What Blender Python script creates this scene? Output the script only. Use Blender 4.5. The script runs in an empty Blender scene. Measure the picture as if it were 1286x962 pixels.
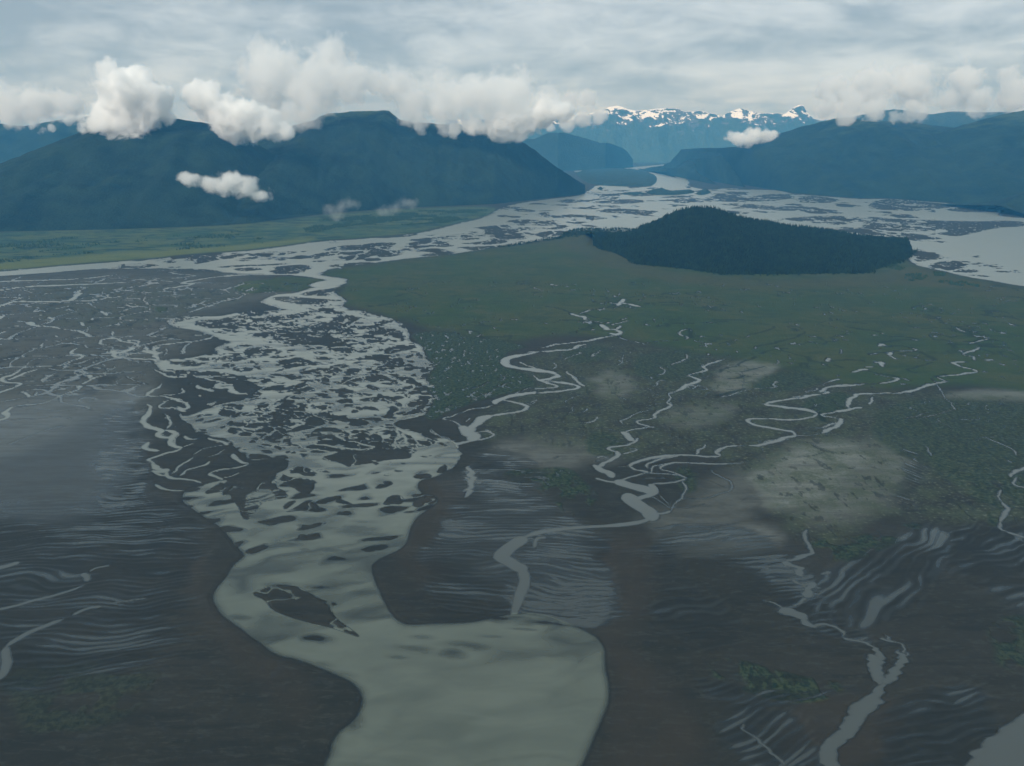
import bpy, math, random
import numpy as np
from mathutils import Vector, Matrix

random.seed(7)
scene = bpy.context.scene
COL = scene.collection

# ------------------------------------------------------------------ camera
# flying 500 m above a tidal flat, looking out over the delta
CAM_H = 500.0
FPX = 1000.0                       # focal length in pixels of a 1286 px wide picture
PITCH = math.atan((481.0 - 178.0) / FPX)
CP, SP = math.cos(PITCH), math.sin(PITCH)
cam_data = bpy.data.cameras.new('camera')
cam_data.sensor_width = 36.0
cam_data.lens = 36.0 * FPX / 1286.0
cam_data.clip_start = 1.0
cam_data.clip_end = 200000.0
cam = bpy.data.objects.new('camera', cam_data)
cam.location = (0, 0, CAM_H)
cam.rotation_euler = (math.pi / 2 - PITCH, 0, 0)
COL.objects.link(cam)
scene.camera = cam


def gxy(px, py):
    """survey point of the photograph -> metres on the flat ground"""
    px = np.asarray(px, float); py = np.asarray(py, float)
    yv = -(py - 481.0) / FPX
    t = CAM_H / (SP - yv * CP)
    return (px - 643.0) / FPX * t, t * (CP + yv * SP)


def depth_of(py):
    yv = -(np.asarray(py, float) - 481.0) / FPX
    return CAM_H / (SP - yv * CP)


def at_dist(px, py, Y):
    """point seen at px,py that stands Y metres out (world y)"""
    yv = -(py - 481.0) / FPX
    t = Y / (CP + yv * SP)
    return (px - 643.0) / FPX * t, Y, CAM_H + t * (yv * CP - SP)


# ------------------------------------------------------------------ noise
_rng = np.random.RandomState(11)
_T = _rng.rand(8, 256, 256).astype(np.float32)


def vnoise(x, y, k=0):
    T = _T[k % 8]
    xf = np.floor(x); yf = np.floor(y)
    fx = (x - xf).astype(np.float32); fy = (y - yf).astype(np.float32)
    xi = xf.astype(np.int64) + 37 * k; yi = yf.astype(np.int64) + 91 * k
    fx = fx * fx * fx * (fx * (fx * 6 - 15) + 10); fy = fy * fy * fy * (fy * (fy * 6 - 15) + 10)
    x0 = xi & 255; x1 = (xi + 1) & 255; y0 = yi & 255; y1 = (yi + 1) & 255
    a = T[y0, x0]; b = T[y0, x1]; c = T[y1, x0]; d = T[y1, x1]
    return (a + (b - a) * fx) * (1 - fy) + (c + (d - c) * fx) * fy


def fbm(x, y, oct=4, k=0, gain=0.5):
    s = 0; a = 1.0; n = 0
    ca, sa = math.cos(0.6), math.sin(0.6)
    for i in range(oct):
        s = s + a * vnoise(x, y, k + i); n += a
        x, y = (x * ca - y * sa) * 2.03 + 17.3, (x * sa + y * ca) * 2.03 - 9.1
        a *= gain
    return s / n


def sstep(a, b, x):
    t = np.clip((x - a) / (b - a), 0, 1)
    return t * t * (3 - 2 * t)


# ------------------------------------------------------------------ survey of the flats
# Each block: TYPE ox oy scale ; then one outline or centre line per row (pixels / scale + origin)
SURVEY = """
W 0 0 1
-700 395 -300 352 0 342 60 335 130 330 200 325 230 321 300 316 340 312 400 303 440 301 490 297 527 293 570 282 609 273 622 264 640 257 672 252 696 249 715 247 728 245 745 237 746 233 768 233 815 236 823 229 821 223 808 219 790 217 800 215.5 825 217 850 219 862 224 866 230 868 235 893 239 911 236 945 238 987 239 992 243 1035 246.5 1080 250 1117 249.5 1156 252.6 1200 255.7 1236 255.7 1257 260 1262 264 1252 271 1286 274 1800 300 2300 330 2300 520 1800 415 1400 373 1286 360 1242 352 1214 348 1187 341 1153 334 1145 330 1137 322 1060 308 950 303 850 301 760 294 720 289 700 298 672 304 635 309 607 313 582 317 540 322 520 323.5 475 330 449 333 419 336 404 342 402 346 396 350 380 346 340 345 300 344 290 343 230 339 190 336 130 337 60 343 0 347 -300 362 -700 410
719 213.5 751 213 785 210.5 801 209.5 828 207 852 205 851 207 829 209.4 803 213 784 214.5 750 215.5 722 217
862 205 897 203.5 897 205.5 863 206.8
W 340 260 6.43
600 500 510 490 400 530 395 548 420 565 520 567 610 580 622 602 560 640 400 680 200 700 100 760 60 800 100 840 250 830 420 800 500 730 500 690 430 660 300 640 330 610 470 590 470 575 380 565 245 560 300 530 380 500 480 470
W 0 0 1
378 347 414 352 415 356 391 361 375 367 360 369 345 370 335 375 326 378 334 383 355 387 365 386 358 390 326 390.5 304 391.5 273 397.5 242 397.5 224.5 397 215 401.5 212 406 217 410.5 235 414 254 417 266 422 277 427 295 429.5 270 435 272 440 253 447.5 210 451 193 454.5 200 460 206 467 216 475 226 474 250 474.5 280 474 297 476.5 313 478 320 485 334 487 322 491 313 500 295 505 265 511 252 517 236 523 227 517 230 525 243 535 246 540 257 547 282 551 295 558 300 565 309 575 312 580 320 584 334 578 350 574 363 582 359 590 338 599 320 602 300 604 279 603 257 608 250 612 236 613 228 620 227 627 229 633 242 643 259 651 282 664 292 678 300 688 306 693 306 698 293 706 286 715 284 722 270 738 267 748 271 760 284 778 310 797 335 820 347 826 362 829 384 836 411 845 437 856 449 868 452 884 444 905 426 917 415 930 412 945 404 962 390 1010 370 1080 350 1200 560 1200 600 1150 668 1060 700 1020 733 962 744 936 767 886 768 872 767 858 759 827 757 812 750 799 738 791 724 784 708 779 690 772 662 767 640 769 615 774 590 780 560 783 535 785 512 786 498 781 485 765 476 744 468 725 465 712 475 703 492 695 504 688 510 680 511 672 514 660 522 650 531 644 545 634 548 626 543 622 530 621 524 614 524 608 530 602 540 600 550 597 561 591 574 582 580 574 580 568 571 561 568 555 556 549 534 552 531 547 510 541 493 535 497 530 516 526 533 522 539 517 544 506 542 497 536 492 540 484 541 486 536 480 533 475 541 465 548 459 538 455 531 444 532 437 524 432 514 429 517 422 513 416 505 408 497 402 468 394 453 390 444 390 427 383 436 378 429 373 421 369 432 362 425 359 436 353 435 350 413 347.5 400 345 386 344
"""
SURVEY += """
I 170 340 6.415
350 385 400 372 450 372 400 400 385 412 350 405
480 408 560 395 640 402 720 380 825 378 805 420 835 460 800 478 720 470 640 458 560 452 490 438
835 432 890 430 872 450 822 443
935 390 1010 378 1080 362 1220 358 1290 378 1240 395 1100 402 1030 405 960 412
930 530 1000 505 1060 493 1092 505 1060 525 1000 533
1070 535 1110 500 1190 480 1290 465 1290 600 1190 575 1180 550 1200 520 1150 515
868 655 930 622 1012 603 1005 650 960 668 905 682
388 742 430 725 475 726 512 747 470 767 420 758
510 712 560 700 600 702 668 725 600 728 550 722
685 772 730 752 760 748 805 766 760 775 712 780
785 712 820 692 885 690 932 706 880 712 815 722
895 735 925 722 1012 755 975 760 935 748
955 772 1000 762 1048 790 1010 796 970 788
1160 745 1185 712 1235 715 1290 760 1240 795 1190 788
1010 892 1055 866 1112 868 1085 895 1050 902
795 850 860 845 960 852 985 868 930 872 850 862
560 672 610 655 672 648 655 670 605 680
1075 830 1150 828 1250 842 1180 846 1100 842
1225 852 1290 845 1290 885 1250 870
640 492 680 488 700 495 660 503
980 864 1035 860 1040 870 990 872
1100 945 1150 935 1165 945 1130 955
1060 572 1120 565 1150 570 1100 580
1190 600 1283 592 1283 603 1200 606
1185 645 1283 632 1283 641 1190 650
990 682 1040 672 1075 680 1020 688
1100 640 1130 625 1115 638
1040 655 1090 648 1095 660 1060 666
520 740 590 735 580 750 530 752
800 785 850 778 835 795 806 795
280 838 355 795 520 802 700 815 815 842 790 855 640 850 520 840 400 842
840 335 990 318 1100 345 960 352 870 352
160 630 230 620 272 640 240 662 190 668
226 706 290 690 300 700 240 712
680 695 715 690 700 703
300 745 350 742 320 752
820 605 880 592 860 608
1010 560 1040 500 1070 520
I 360 340 6.415
110 185 230 160 330 148 430 130 470 145 430 170 340 182 350 205 250 200 150 200
-120 215 40 208 190 222 280 230 450 235 420 248 300 240 330 255 250 278 130 270 60 262 -60 242
240 320 280 300 340 302 390 328 470 343 400 350 330 342 260 342
0 355 90 345 180 338 230 355 150 365 60 390 -40 392 -120 400 -60 365
155 400 185 388 208 395 190 412
-110 480 60 455 200 425 320 418 470 370 560 365 580 390 520 420 470 460 330 480 340 520 400 545 440 560 500 600 560 620 700 610 660 640 560 650 430 610 330 610 250 590 80 585 -110 580
345 378 440 368 545 360 570 382 480 385 400 390
380 470 500 462 540 490 540 520 470 525 400 505 370 490
540 530 640 525 670 550 620 575 560 560
690 545 760 540 810 575 740 580
320 615 400 610 520 640 540 668 440 660 350 640
545 640 630 632 660 655 580 660
630 490 690 480 770 492 780 515 700 518 640 508
745 405 800 395 845 410 800 430 760 425
830 432 890 436 870 446
880 488 930 480 940 495 890 498
820 515 900 512 960 548 920 552 860 535
640 445 720 440 760 455 700 465 650 458
600 330 645 335 640 355 615 358
705 640 760 622 790 635 750 655 715 652
800 630 880 605 990 598 1050 612 990 640 900 650 840 668 790 660
590 690 700 672 800 672 900 700 935 720 900 790 810 800 800 760 740 725 660 712 600 705
955 725 1010 728 1070 742 1000 745
960 690 1020 675 1000 700 970 705
930 790 975 778 1020 795 1000 808 950 805
1065 792 1130 765 1215 745 1215 770 1160 780 1100 800
600 798 680 785 790 762 800 800 740 800 640 808
740 805 830 815 900 835 930 870 1050 890 1055 905 990 910 900 890 870 855 810 830
960 850 1040 840 1050 850 980 858
520 748 580 730 650 738 720 758 640 770 560 762
300 790 360 765 440 755 500 770 480 795 560 770 590 790 520 800 420 815 380 850 330 830
190 805 230 790 320 800 330 825 250 830
440 850 480 815 550 800 565 850 490 858
600 858 650 830 760 840 800 855 720 890 640 880
640 822 700 818 750 825 690 830
590 850 625 845 615 860
215 700 290 690 340 700 410 732 330 735 250 715
420 710 480 700 475 715 430 720
-10 740 30 710 100 688 170 715 190 730 270 740 200 755 110 770 40 775 -20 790
20 680 60 675 40 690
450 672 530 675 500 690 455 685
380 890 420 882 500 888 580 905 480 915 400 908
345 930 400 925 480 945 550 965 440 990 400 965
750 908 830 910 840 925 780 918
780 885 850 880 890 890 840 900
840 910 895 915 880 922
530 935 600 925 580 940
700 935 740 940 740 955 705 945
880 962 960 930 1060 922 1140 930 1130 955 1060 970 960 985 900 975
0 850 100 845 190 860 120 860 70 878 30 862
75 935 130 900 175 895 210 945 240 970 180 975 100 972 40 980
120 790 170 785 150 798
330 735 380 742 350 750
I 170 480 6.415
690 220 720 195 760 210 855 245 840 270 790 282 700 268 685 250
960 165 1035 115 1070 150 1085 185 1030 205 990 195
970 250 1080 215 1200 190 1240 215 1120 225 1040 240
1060 250 1110 238 1180 240 1170 260 1200 280 1120 275
1130 200 1200 168 1290 185 1290 205 1200 200
815 185 860 178 880 190 840 205
1105 50 1140 38 1160 48 1120 58
495 275 560 255 620 255 630 265 560 268 520 280
490 308 550 290 560 298 510 312
560 322 640 295 740 295 700 302 600 318
850 350 880 305 920 320 990 365 960 372 930 362 890 370
870 420 940 395 1000 380 960 410 910 425
690 360 740 350 720 368 700 372
720 385 770 360 815 375 800 392 760 395
990 340 1040 325 1080 345 1030 360
1030 310 1080 298 1130 310 1070 318
920 485 960 460 1000 475 960 488
1030 460 1100 430 1180 400 1290 380 1250 430 1240 480 1150 495 1110 480 1050 495
1210 560 1240 555 1240 570 1200 572
1000 545 1050 540 1098 560 1090 580 1030 570
1130 600 1180 598 1240 620 1180 628 1140 615
1225 345 1290 312 1290 340 1240 355
780 580 850 565 888 585 880 610 820 612
600 710 625 680 700 665 790 652 850 650 895 660 870 690 740 705 640 722
700 760 760 740 840 738 790 765 720 772
640 80 700 70 775 72 760 90 680 92
680 20 740 15 760 28 700 35
620 100 700 108 850 115 905 122 840 135 700 120
500 372 590 378 560 388
1120 140 1180 130 1200 150 1140 155
1210 110 1283 105 1283 128 1240 125
1200 250 1283 228 1283 250 1220 262
740 330 780 320 770 330 750 338
905 320 940 300 935 322
890 590 960 580 1030 590 1090 620 1130 665 1130 690 1080 730 990 755 880 770 800 765 720 785 700 770 780 740 850 700 890 690 905 650 880 640 920 610
700 790 820 782 980 780 1080 752 1150 745 1220 770 1240 800 1140 790 1100 830 1160 880 1220 930 1120 950 1040 960 1000 980 940 1080 890 1110 850 1060 830 1000 770 950 760 920 740 905 690 920 700 880 640 890 560 905 560 880 640 845
I 360 480 6.415
350 25 420 35 480 45 540 65 520 90 530 125 470 125 420 110 430 70 380 45
375 148 440 132 520 138 530 165 540 188 500 190 450 165
185 200 270 180 350 190 360 208 280 210
400 215 440 212 445 232
600 155 640 125 690 130 705 155 650 150
525 245 560 210 600 205 580 240 545 245
600 205 650 190 690 200 735 225 650 220
845 125 890 115 940 125 880 140 850 142
720 110 740 90 755 120 735 135 720 125
950 185 1000 150 1080 145 1130 165 1050 190 1000 205 955 200
820 200 850 195 890 225 850 240 860 270 800 280 780 270 820 235
870 250 930 232 970 240 920 262
970 252 1000 235 1090 245 1000 255 920 270
625 300 690 285 740 295 775 318 700 315
500 355 600 355 710 372 640 370 520 365
885 70 930 40 1010 25 1090 30 1150 45 1080 70 1060 88 1120 95 1040 95 960 85
1040 110 1130 110 1140 135 1080 130
550 85 620 85 600 98 560 98
780 165 815 160 820 178
40 95 90 80 160 90 120 100
-60 150 0 110 85 122 90 135 40 140 60 165 0 180 -60 190
-40 250 60 225 100 200 110 160 140 155 145 180 130 210 165 240 110 265 90 240 20 250
140 130 190 128 215 148 160 140
-120 290 -20 262 60 268 170 298 100 300 40 335 -20 365 -130 360 -60 330 
40 380 130 340 190 300 140 270 200 230 290 240 385 255 340 298 310 260 280 285 310 320 240 350 160 375 60 395
190 400 240 370 340 360 440 385 510 430 430 430 380 455 300 445 260 470 250 430 200 425
110 460 130 425 170 415 200 445 230 465 150 468
450 440 560 428 590 410 540 395 600 390 655 400 660 430 620 450 540 465 480 465
125 550 200 500 300 485 430 488 360 515 280 525 200 535
180 565 260 550 340 545 410 535 440 550 350 560 250 575
275 618 400 570 500 530 450 515 600 485 710 460 770 490 860 510 940 550 1005 590 1000 608 900 615 800 625 700 645 590 662 520 668 500 680 470 660 350 635
540 478 600 462 570 475
20 740 60 690 100 680 160 695 240 740 210 742 225 762 150 755 90 735
230 705 290 712 360 728 290 725
-150 775 0 772 160 785 240 808 210 820 215 860 160 912 100 890 40 855 -80 830
660 740 760 720 700 742
770 755 830 740 800 757
905 655 980 650 930 665
700 858 750 820 800 800 840 810 830 830 760 858
1040 770 1100 740 1160 735 1170 760 1090 775
1215 715 1250 680 1290 650 1290 720 1230 725
40 505 80 492 130 505 80 515
935 440 985 432 970 448
985 512 1040 515 1000 522
0 600 -60 590 -30 620 20 630
1000 910 1050 900 1060 915 1010 925
1200 485 1290 478 1283 512 1230 500
I 360 570 6.415
1000 415 1040 370 1110 325 1180 340 1195 370 1160 400 1090 415 1050 435
1000 345 1060 322 1100 320 1040 345
770 405 830 340 910 335 930 365 920 410 850 405 800 418
775 440 830 425 900 430 870 465 810 465
930 475 1040 458 980 478
290 380 320 348 380 352 450 378 530 412 480 410 400 392 330 370
-30 470 60 440 140 385 190 372 230 405 290 455 200 460 90 455
70 612 180 575 300 555 310 565 240 590 130 618
90 655 160 650 150 685 120 690
-30 420 30 380 60 385 20 420 -20 450
I 250 560 3.2075
210 600 240 580 300 560 370 562 420 580 480 620 560 640 520 650 535 690 570 730 640 775 590 760 520 740 440 715 360 690 290 660 265 625
860 120 900 110 925 118 880 132
I 520 220 6.43
0 540 60 530 40 570 90 585 0 590
80 600 160 588 270 605 320 612 260 622 160 625 60 615
30 655 90 632 200 628 300 628 240 645 120 650
160 535 260 530 260 555 320 572 240 580 165 575
340 485 420 470 480 490 540 515 440 525 380 520 400 500
0 520 100 505 230 498 350 505 280 515 150 520 0 530
90 485 160 484 140 490
480 425 580 415 690 400 760 400 790 440 900 415 980 440 870 440 800 470 770 480 910 490 910 510 830 525 780 500 750 520 730 545 640 560 530 560 360 552 480 545 600 530 640 510 620 490 540 470 590 450 540 432
740 375 830 355 980 360 1020 370 1200 395 1040 410 960 400 880 410 800 398
1060 435 1130 420 1270 410 1200 430 1100 445
970 480 1060 450 1200 450 1250 448 1160 490 1100 485 1090 500 1040 505
330 582 520 575 740 565 700 580 560 592 460 610 420 595
1000 310 1080 295 1100 330 1286 325 1286 355 1150 345 1000 335
880 460 940 462 900 472
1090 240 1200 235 1286 240 1190 250
1190 262 1286 265 1240 272
380 300 480 288 430 298
800 540 900 530 860 545
640 250 800 255 900 262 760 268 640 275
880 270 1000 290 900 300 800 285
I 160 300 6.43
480 150 620 135 860 130 900 150 700 172 580 200 540 195 560 175 490 180
-60 255 100 248 400 238 560 244 720 252 600 262 640 285 560 300 440 290 380 284 340 275 400 262 330 262 360 290 480 298 300 312 100 318 -60 316
700 228 900 212 1100 207 1290 198 1290 210 1000 218 820 232
860 240 1000 230 1090 242 1060 254 960 262 880 252
600 262 740 252 770 275 680 290 600 290
960 128 1100 108 1290 98 1290 118 1150 125 1040 140
-60 205 100 196 260 212 180 228 40 240 -60 240
300 180 370 175 390 190 320 196
880 170 960 150 1080 140 1000 170 920 182
340 225 430 222 440 230 350 232
-200 360 100 335 420 328 380 345 200 352 -200 372
I 340 260 6.43
420 350 500 325 600 310 740 305 820 290 960 285 1000 295 960 325 940 350 1060 355 1060 370 1030 395 880 405 860 385 700 412 580 405 650 390 560 380 400 400 360 425 330 405 360 395 300 395 440 365 500 358 720 358 810 350 700 345 560 352
1080 320 1140 280 1220 280 1230 320 1150 330
1210 345 1286 335 1286 360 1230 360
460 470 600 455 700 450 860 445 760 462 640 475 520 485
330 440 400 430 470 432 400 445
0 375 90 362 180 360 200 370 90 390 0 390
0 540 20 490 90 475 280 462 340 488 280 510 250 530 180 540
20 425 80 415 150 422 100 432
-10 465 60 455 175 450 90 462
240 357 290 357 260 364
1100 265 1286 250 1286 270 1160 275
1200 390 1286 378 1286 392
I 700 190 6.43
300 300 370 285 378 305 340 308
460 345 540 335 600 330 700 320 790 310 840 300 890 322 960 320 1100 312 1110 330 980 345 860 350 760 358 640 365 560 360 680 340
1105 345 1150 310 1230 318 1240 335 1160 350
820 372 960 360 1110 352 1060 368 900 376
300 350 420 348 410 358 310 360
0 400 100 385 210 392 260 410 180 410 60 420
270 415 400 395 560 385 740 400 660 418 500 425 330 420
30 460 160 450 330 450 330 470 180 465
270 485 470 458 620 470 830 485 760 500 700 515 560 505 420 495
0 515 200 505 300 520 420 545 300 550 250 570 150 590 60 570 140 560 40 540
0 590 100 600 80 615 0 610
1170 385 1240 365 1290 360 1290 390 1200 392
1040 295 1070 245 1150 240 1220 270 1180 300 1090 300
860 186 900 186 880 192
-100 560 -20 555 0 570 -60 580
940 410 1000 400 1080 415 1000 420
I 880 220 6.43
180 135 280 132 400 140 330 155 300 180 180 200 30 190 130 165 250 150
350 205 420 175 520 155 690 150 770 185 650 195 600 210 420 212
770 215 830 165 960 170 1080 190 1120 205 1050 220 960 228
120 230 250 228 400 232 560 248 700 262 820 268 1000 275 1140 290 1000 298 840 280 700 290 560 280 400 268 300 268 340 255
250 265 340 250 360 262 300 270
400 288 480 285 560 300 510 306
570 294 620 298 590 302
640 350 860 335 1000 328 1170 330 1150 345 1240 370 1200 390 1100 402 1060 400 980 380 940 395 870 370 800 375 700 360
1080 420 1200 425 1290 425 1290 450 1150 452
1220 345 1290 335 1290 360
1180 160 1290 175 1290 182
I 1086 230 6.415
40 200 60 150 180 128 300 135 450 150 700 170 740 185 650 200 490 212 380 225 250 218 100 212
650 215 760 195 880 192 1060 200 1100 210 1090 232 900 235 780 232
0 280 60 270 180 285 360 292 500 300 760 305 960 310 1100 300 1290 310 1290 350 1100 355 1000 372 900 395 750 428 680 425 570 405 690 390 650 375 560 370 500 385 540 392 350 390 200 385 100 370 0 372
0 350 120 345 0 358
200 395 380 405 500 420 640 450 520 455 350 455 250 450 180 420
350 458 450 460 550 468 480 470
550 470 620 465 670 478 600 478
400 545 440 530 500 562 580 570 630 590 600 612 540 615 480 625 430 635 400 615 410 590 380 570
510 680 560 645 680 625 750 625 840 655 800 680 740 690 680 705 620 690 580 680 560 692
760 625 860 632 820 640
710 715 800 692 880 695 920 708 850 725 780 720
820 740 900 740 1010 748 960 755
840 652 980 640 900 658
920 665 1080 650 1000 668 930 672
980 672 1130 665 1040 680
1040 685 1130 682 1060 692
1050 708 1150 708 1250 700 1190 718 1080 718
1195 715 1250 715 1230 724
660 602 690 600 670 606
880 592 930 580 900 600
140 258 175 252 165 262
"""
SURVEY += """
C 170 340 6.415
5 625 528 600 548 540 562 470 568 250 588 170 605 148 620 160 650 170 690
6 60 615 100 640 150 650 175 690 190 720
5 -40 705 60 706 130 710 200 730
4 190 785 160 797 215 825 240 840 330 857 450 852 560 860 640 880 690 900 720 925
3 450 580 410 605 395 640 385 668
2 270 620 240 680
5 480 520 510 525 560 515
2 440 900 450 915
4 540 930 520 950
1.5 520 255 600 230 700 245 780 215
2 420 310 500 270 570 240
3 0 660 60 650 130 665
C 160 300 6.43
5 -1000 250 -400 245 0 240 200 235 420 232 700 222 860 205 1280 198
3 335 272 380 265 460 260
4 340 270 390 283 500 287 560 298 470 310 380 318 200 322
7 850 290 700 310 560 330 480 345 430 357 480 362 540 355 500 372 400 388 300 400
4 430 348 300 340 100 330 -60 330
5 1280 290 1100 292 900 290 780 305
6 720 250 820 270 1000 268 1150 258 1190 240 1110 235 1190 215 1280 205
7 150 362 240 355 240 362
4 540 180 560 165 520 160
3 -60 590 40 555 90 540
3 460 560 540 535 640 505
3 500 600 640 545 780 505 830 490
2 330 570 400 545 410 530
4 240 260 440 240
C 0 320 6.415
6.2 -600 270 -200 225 0 215 300 208 700 192 950 158
3.1 90 215 140 185 200 170
7.0 -600 320 0 288 120 268 230 255 450 245 640 238 900 228 1000 225
7.8 -600 490 -200 450 0 415 90 380 190 375 420 378 560 372 620 345 640 300 650 290
5.5 560 372 780 365 860 345 1000 335
3.9 860 320 870 345
3.1 -100 455 0 420 110 400
7.0 -300 560 -40 540 10 510 40 490
3.1 180 345 120 365 60 380
2.0 520 285 600 270 650 255
1.6 240 410 300 400
2.0 -100 470 0 460 200 450 350 440 470 430 600 400
3.1 460 430 550 418
3.1 530 450 560 435
1.6 0 545 100 540 200 540
2.0 120 525 220 540 260 575
7.0 220 540 260 570 290 575
3.9 260 570 350 572 500 598 640 615 690 640 740 658 860 658
5.5 600 605 650 610 690 640 700 650
2.3 350 560 400 545 440 522
4.7 800 455 830 470 860 490
4.7 740 510 740 525
4.7 660 545 670 575
2.3 730 590 700 620
2.0 1000 310 880 315
2.3 800 590 900 565 1080 530
4.7 860 660 940 668 990 700 1100 712 1130 710
5.5 800 720 810 690 850 675 930 670
2.3 780 724 850 722 1000 730 1060 745
3.9 1130 710 1100 740 1060 740
8.6 1060 740 1030 770 960 790 920 770
7.8 910 765 930 820 1000 825
3.1 1060 735 1140 700 1040 685
4.7 1000 832 1200 838 1300 845
3.9 1000 820 1040 800 1100 795
8.6 1150 770 1220 790 1290 790
7.0 1240 760 1290 740
3.9 900 620 905 650
4.7 120 575 150 570
2.3 250 625 300 610
1.6 100 690 130 665 250 660 340 650 380 640
3.1 280 745 320 740 350 712
2.3 320 755 320 735
3.9 455 660 460 650
1.6 480 690 560 665
2.7 550 715 600 700
1.6 0 800 150 785 300 775 420 735
4.7 640 745 590 775 590 795 640 795 675 805 665 825 600 845
3.1 600 845 540 880 460 888 330 895 230 905
3.1 -300 895 -100 905 0 903 120 903 200 905
1.6 330 850 400 830 550 820
3.1 520 915 545 900
2.3 760 905 850 915 930 920
1.6 850 950 930 905
3.9 1010 400 1060 425 1110 408
2.3 980 400 1010 404
2.3 960 430 1050 430
1.6 1010 615 1080 590
2.3 1140 610 1190 585
3.1 1230 650 1260 660
3.9 1050 700 1040 685
4.7 -40 640 10 630 30 620
4.7 -20 680 10 675
4.7 -20 725 10 715
3.9 340 485 360 490
3.9 390 500 420 518
2.3 -50 330 50 335 120 315 180 325 100 345
3.1 1060 258 1090 252
3.1 1190 235 1260 232
C 0 440 6.415
3.1 -300 128 -100 130 0 130 120 133 200 130
5.5 300 150 250 165 180 195 100 225 60 238
5.5 190 138 160 170 100 200 40 210 20 235 50 258 130 262 175 270 120 300 80 325
6.2 120 300 60 325 10 340 -60 370 -300 420
2.3 230 150 300 130 420 122 500 110 560 85 600 65 660 50 670 40
3.9 660 40 660 30
2.3 410 195 370 220 330 240 230 242 150 250
3.1 370 215 400 195
2.3 520 140 550 130
2.3 480 170 400 205
2.3 620 165 680 185 730 205
4.7 730 200 740 220
2.3 990 185 930 205 850 200 860 175 930 150 930 120
4.7 850 200 780 215 740 240 690 265 650 275
3.9 640 300 620 320 560 340 480 370 400 400 320 430 200 440 130 450
6.2 640 300 630 290
7.0 130 450 60 480 40 505 80 520 60 545 0 560 -80 580
4.7 180 330 210 350 240 370
2.3 280 360 290 335
1.6 250 320 330 300 380 290
1.2 760 140 850 150 880 158
1.6 1000 205 1080 235 1140 260 1180 265
C 170 480 6.415
5 220 10 205 45 160 55 120 80 115 100 150 115 220 110
6 240 110 290 130 350 150 390 160 440 190 440 210 380 215 350 195
3 230 100 320 100 400 85 410 60 390 40
4 250 150 230 170 190 188 200 203 280 205 340 205
6 410 235 380 225 350 208
9 115 170 110 230 75 280 65 320 100 352 170 365 220 385 170 410 190 440 260 445 290 430
4 230 250 270 290 300 310 290 340 260 365
2 290 355 370 350 400 330
9 230 375 290 385 325 408 300 430 280 470 300 505 350 525 385 530
7 385 530 350 550 250 570 190 600 130 620 110 632 150 650
9 150 640 180 690 240 710 265 700 260 715 200 720 150 715
8 100 480 70 520 110 545 180 550
5 160 720 200 740 260 745 310 765
6 270 700 250 740 300 770 400 790 480 800 520 820
5 390 520 450 500
3 460 590 500 560 540 540 620 525 690 510 760 505
6 590 450 640 475 720 490 760 505
4 470 600 420 640 370 670 340 695 320 720 290 735
3 730 540 690 560 640 590 590 605
5 600 640 580 660 500 685 420 700 390 730 360 755
6 780 580 790 610 820 640 850 660 895 655
5 895 665 850 690 760 705 700 710 640 720 600 735
6 600 735 620 755 660 770 690 790
4 700 775 770 760 830 740
5 160 820 220 855 300 880 380 880
5 640 20 700 30 780 20
8 660 10 650 40 690 50 760 40 800 75 840 90 910 95
5 520 20 530 50 620 75
4 510 110 520 120
4 610 180 680 150
5 400 430 430 455 490 460
6 1140 840 1160 870 1220 890 1290 910
2 1180 820 1150 835
3 980 870 1080 880
C 170 570 6.415
5 160 245 200 275 290 300 380 300
7 700 250 760 250 800 240
3 690 350 760 290 840 240
8 1130 250 1160 280 1230 310 1290 320
3 1180 240 1210 230
3 960 300 1000 240 1030 250
3 930 330 1010 300 1080 310
3 980 370 1100 350 1230 345
3 900 410 1000 400 1100 380 1240 370
4 1050 430 1200 385 1290 370
3 920 470 1020 440 1140 430
3 940 520 1060 480 1290 450
K 360 480 6.415
7.2 1350 470 1250 478 1180 470 1100 465
2.4 1150 370 1190 410 1230 440 1290 440
K 540 440 6.415
5.6 780 20 850 10 1000 5 1100 0 1180 -15
12.0 880 10 780 40 700 50 640 65 600 90 620 120 690 140 800 155 900 165 1000 185 1045 210
3.2 730 95 800 130 850 150
8.8 1045 205 1000 225 920 240 880 245
4.8 850 205 880 240 920 262 1000 275 1030 290 1000 305 900 310 840 315
7.2 930 255 1050 260 1150 275 1200 290 1190 305 1100 325 1000 335 900 340 810 350
4.8 1110 180 1160 220 1200 260 1240 290
4.0 1110 180 1100 170
10.4 840 335 760 350 660 365 570 390 530 410 520 430
1.6 490 400 520 415
2.4 700 345 760 320 820 300
6.4 600 395 680 415 750 430 800 450 770 475 680 495 560 510 480 525
1.6 770 410 820 440 880 380 800 420
11.2 480 525 420 550 380 585 330 630 310 665
4.0 500 440 440 465 380 470 300 485 240 510
4.0 240 510 180 530 120 540 105 560
3.2 105 560 200 570 240 600 260 640
18 260 610 270 650 330 680 350 700 320 730
7.2 320 730 250 745 180 755
4.8 350 660 430 655 480 670 500 690 470 710 400 725 320 735
3.2 440 640 480 665
3.2 290 580 330 545
9.6 150 730 180 760 200 780
1.6 130 475 160 455 200 445
1.6 320 415 360 395 420 355 490 340 500 330
1.6 330 310 420 290 470 260
1.6 540 300 620 280 660 260
1.6 560 240 600 250 620 215 580 210
2.4 1000 150 1040 130 1010 100
1.6 1190 510 1250 475
1.2 1090 600 1060 570
1.2 1210 600 1230 580
1.2 1110 520 1150 450
2.4 20 660 60 690 140 700
3.2 -20 640 40 685
2.4 140 700 160 730
1.6 1000 870 1040 850
"""
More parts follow.
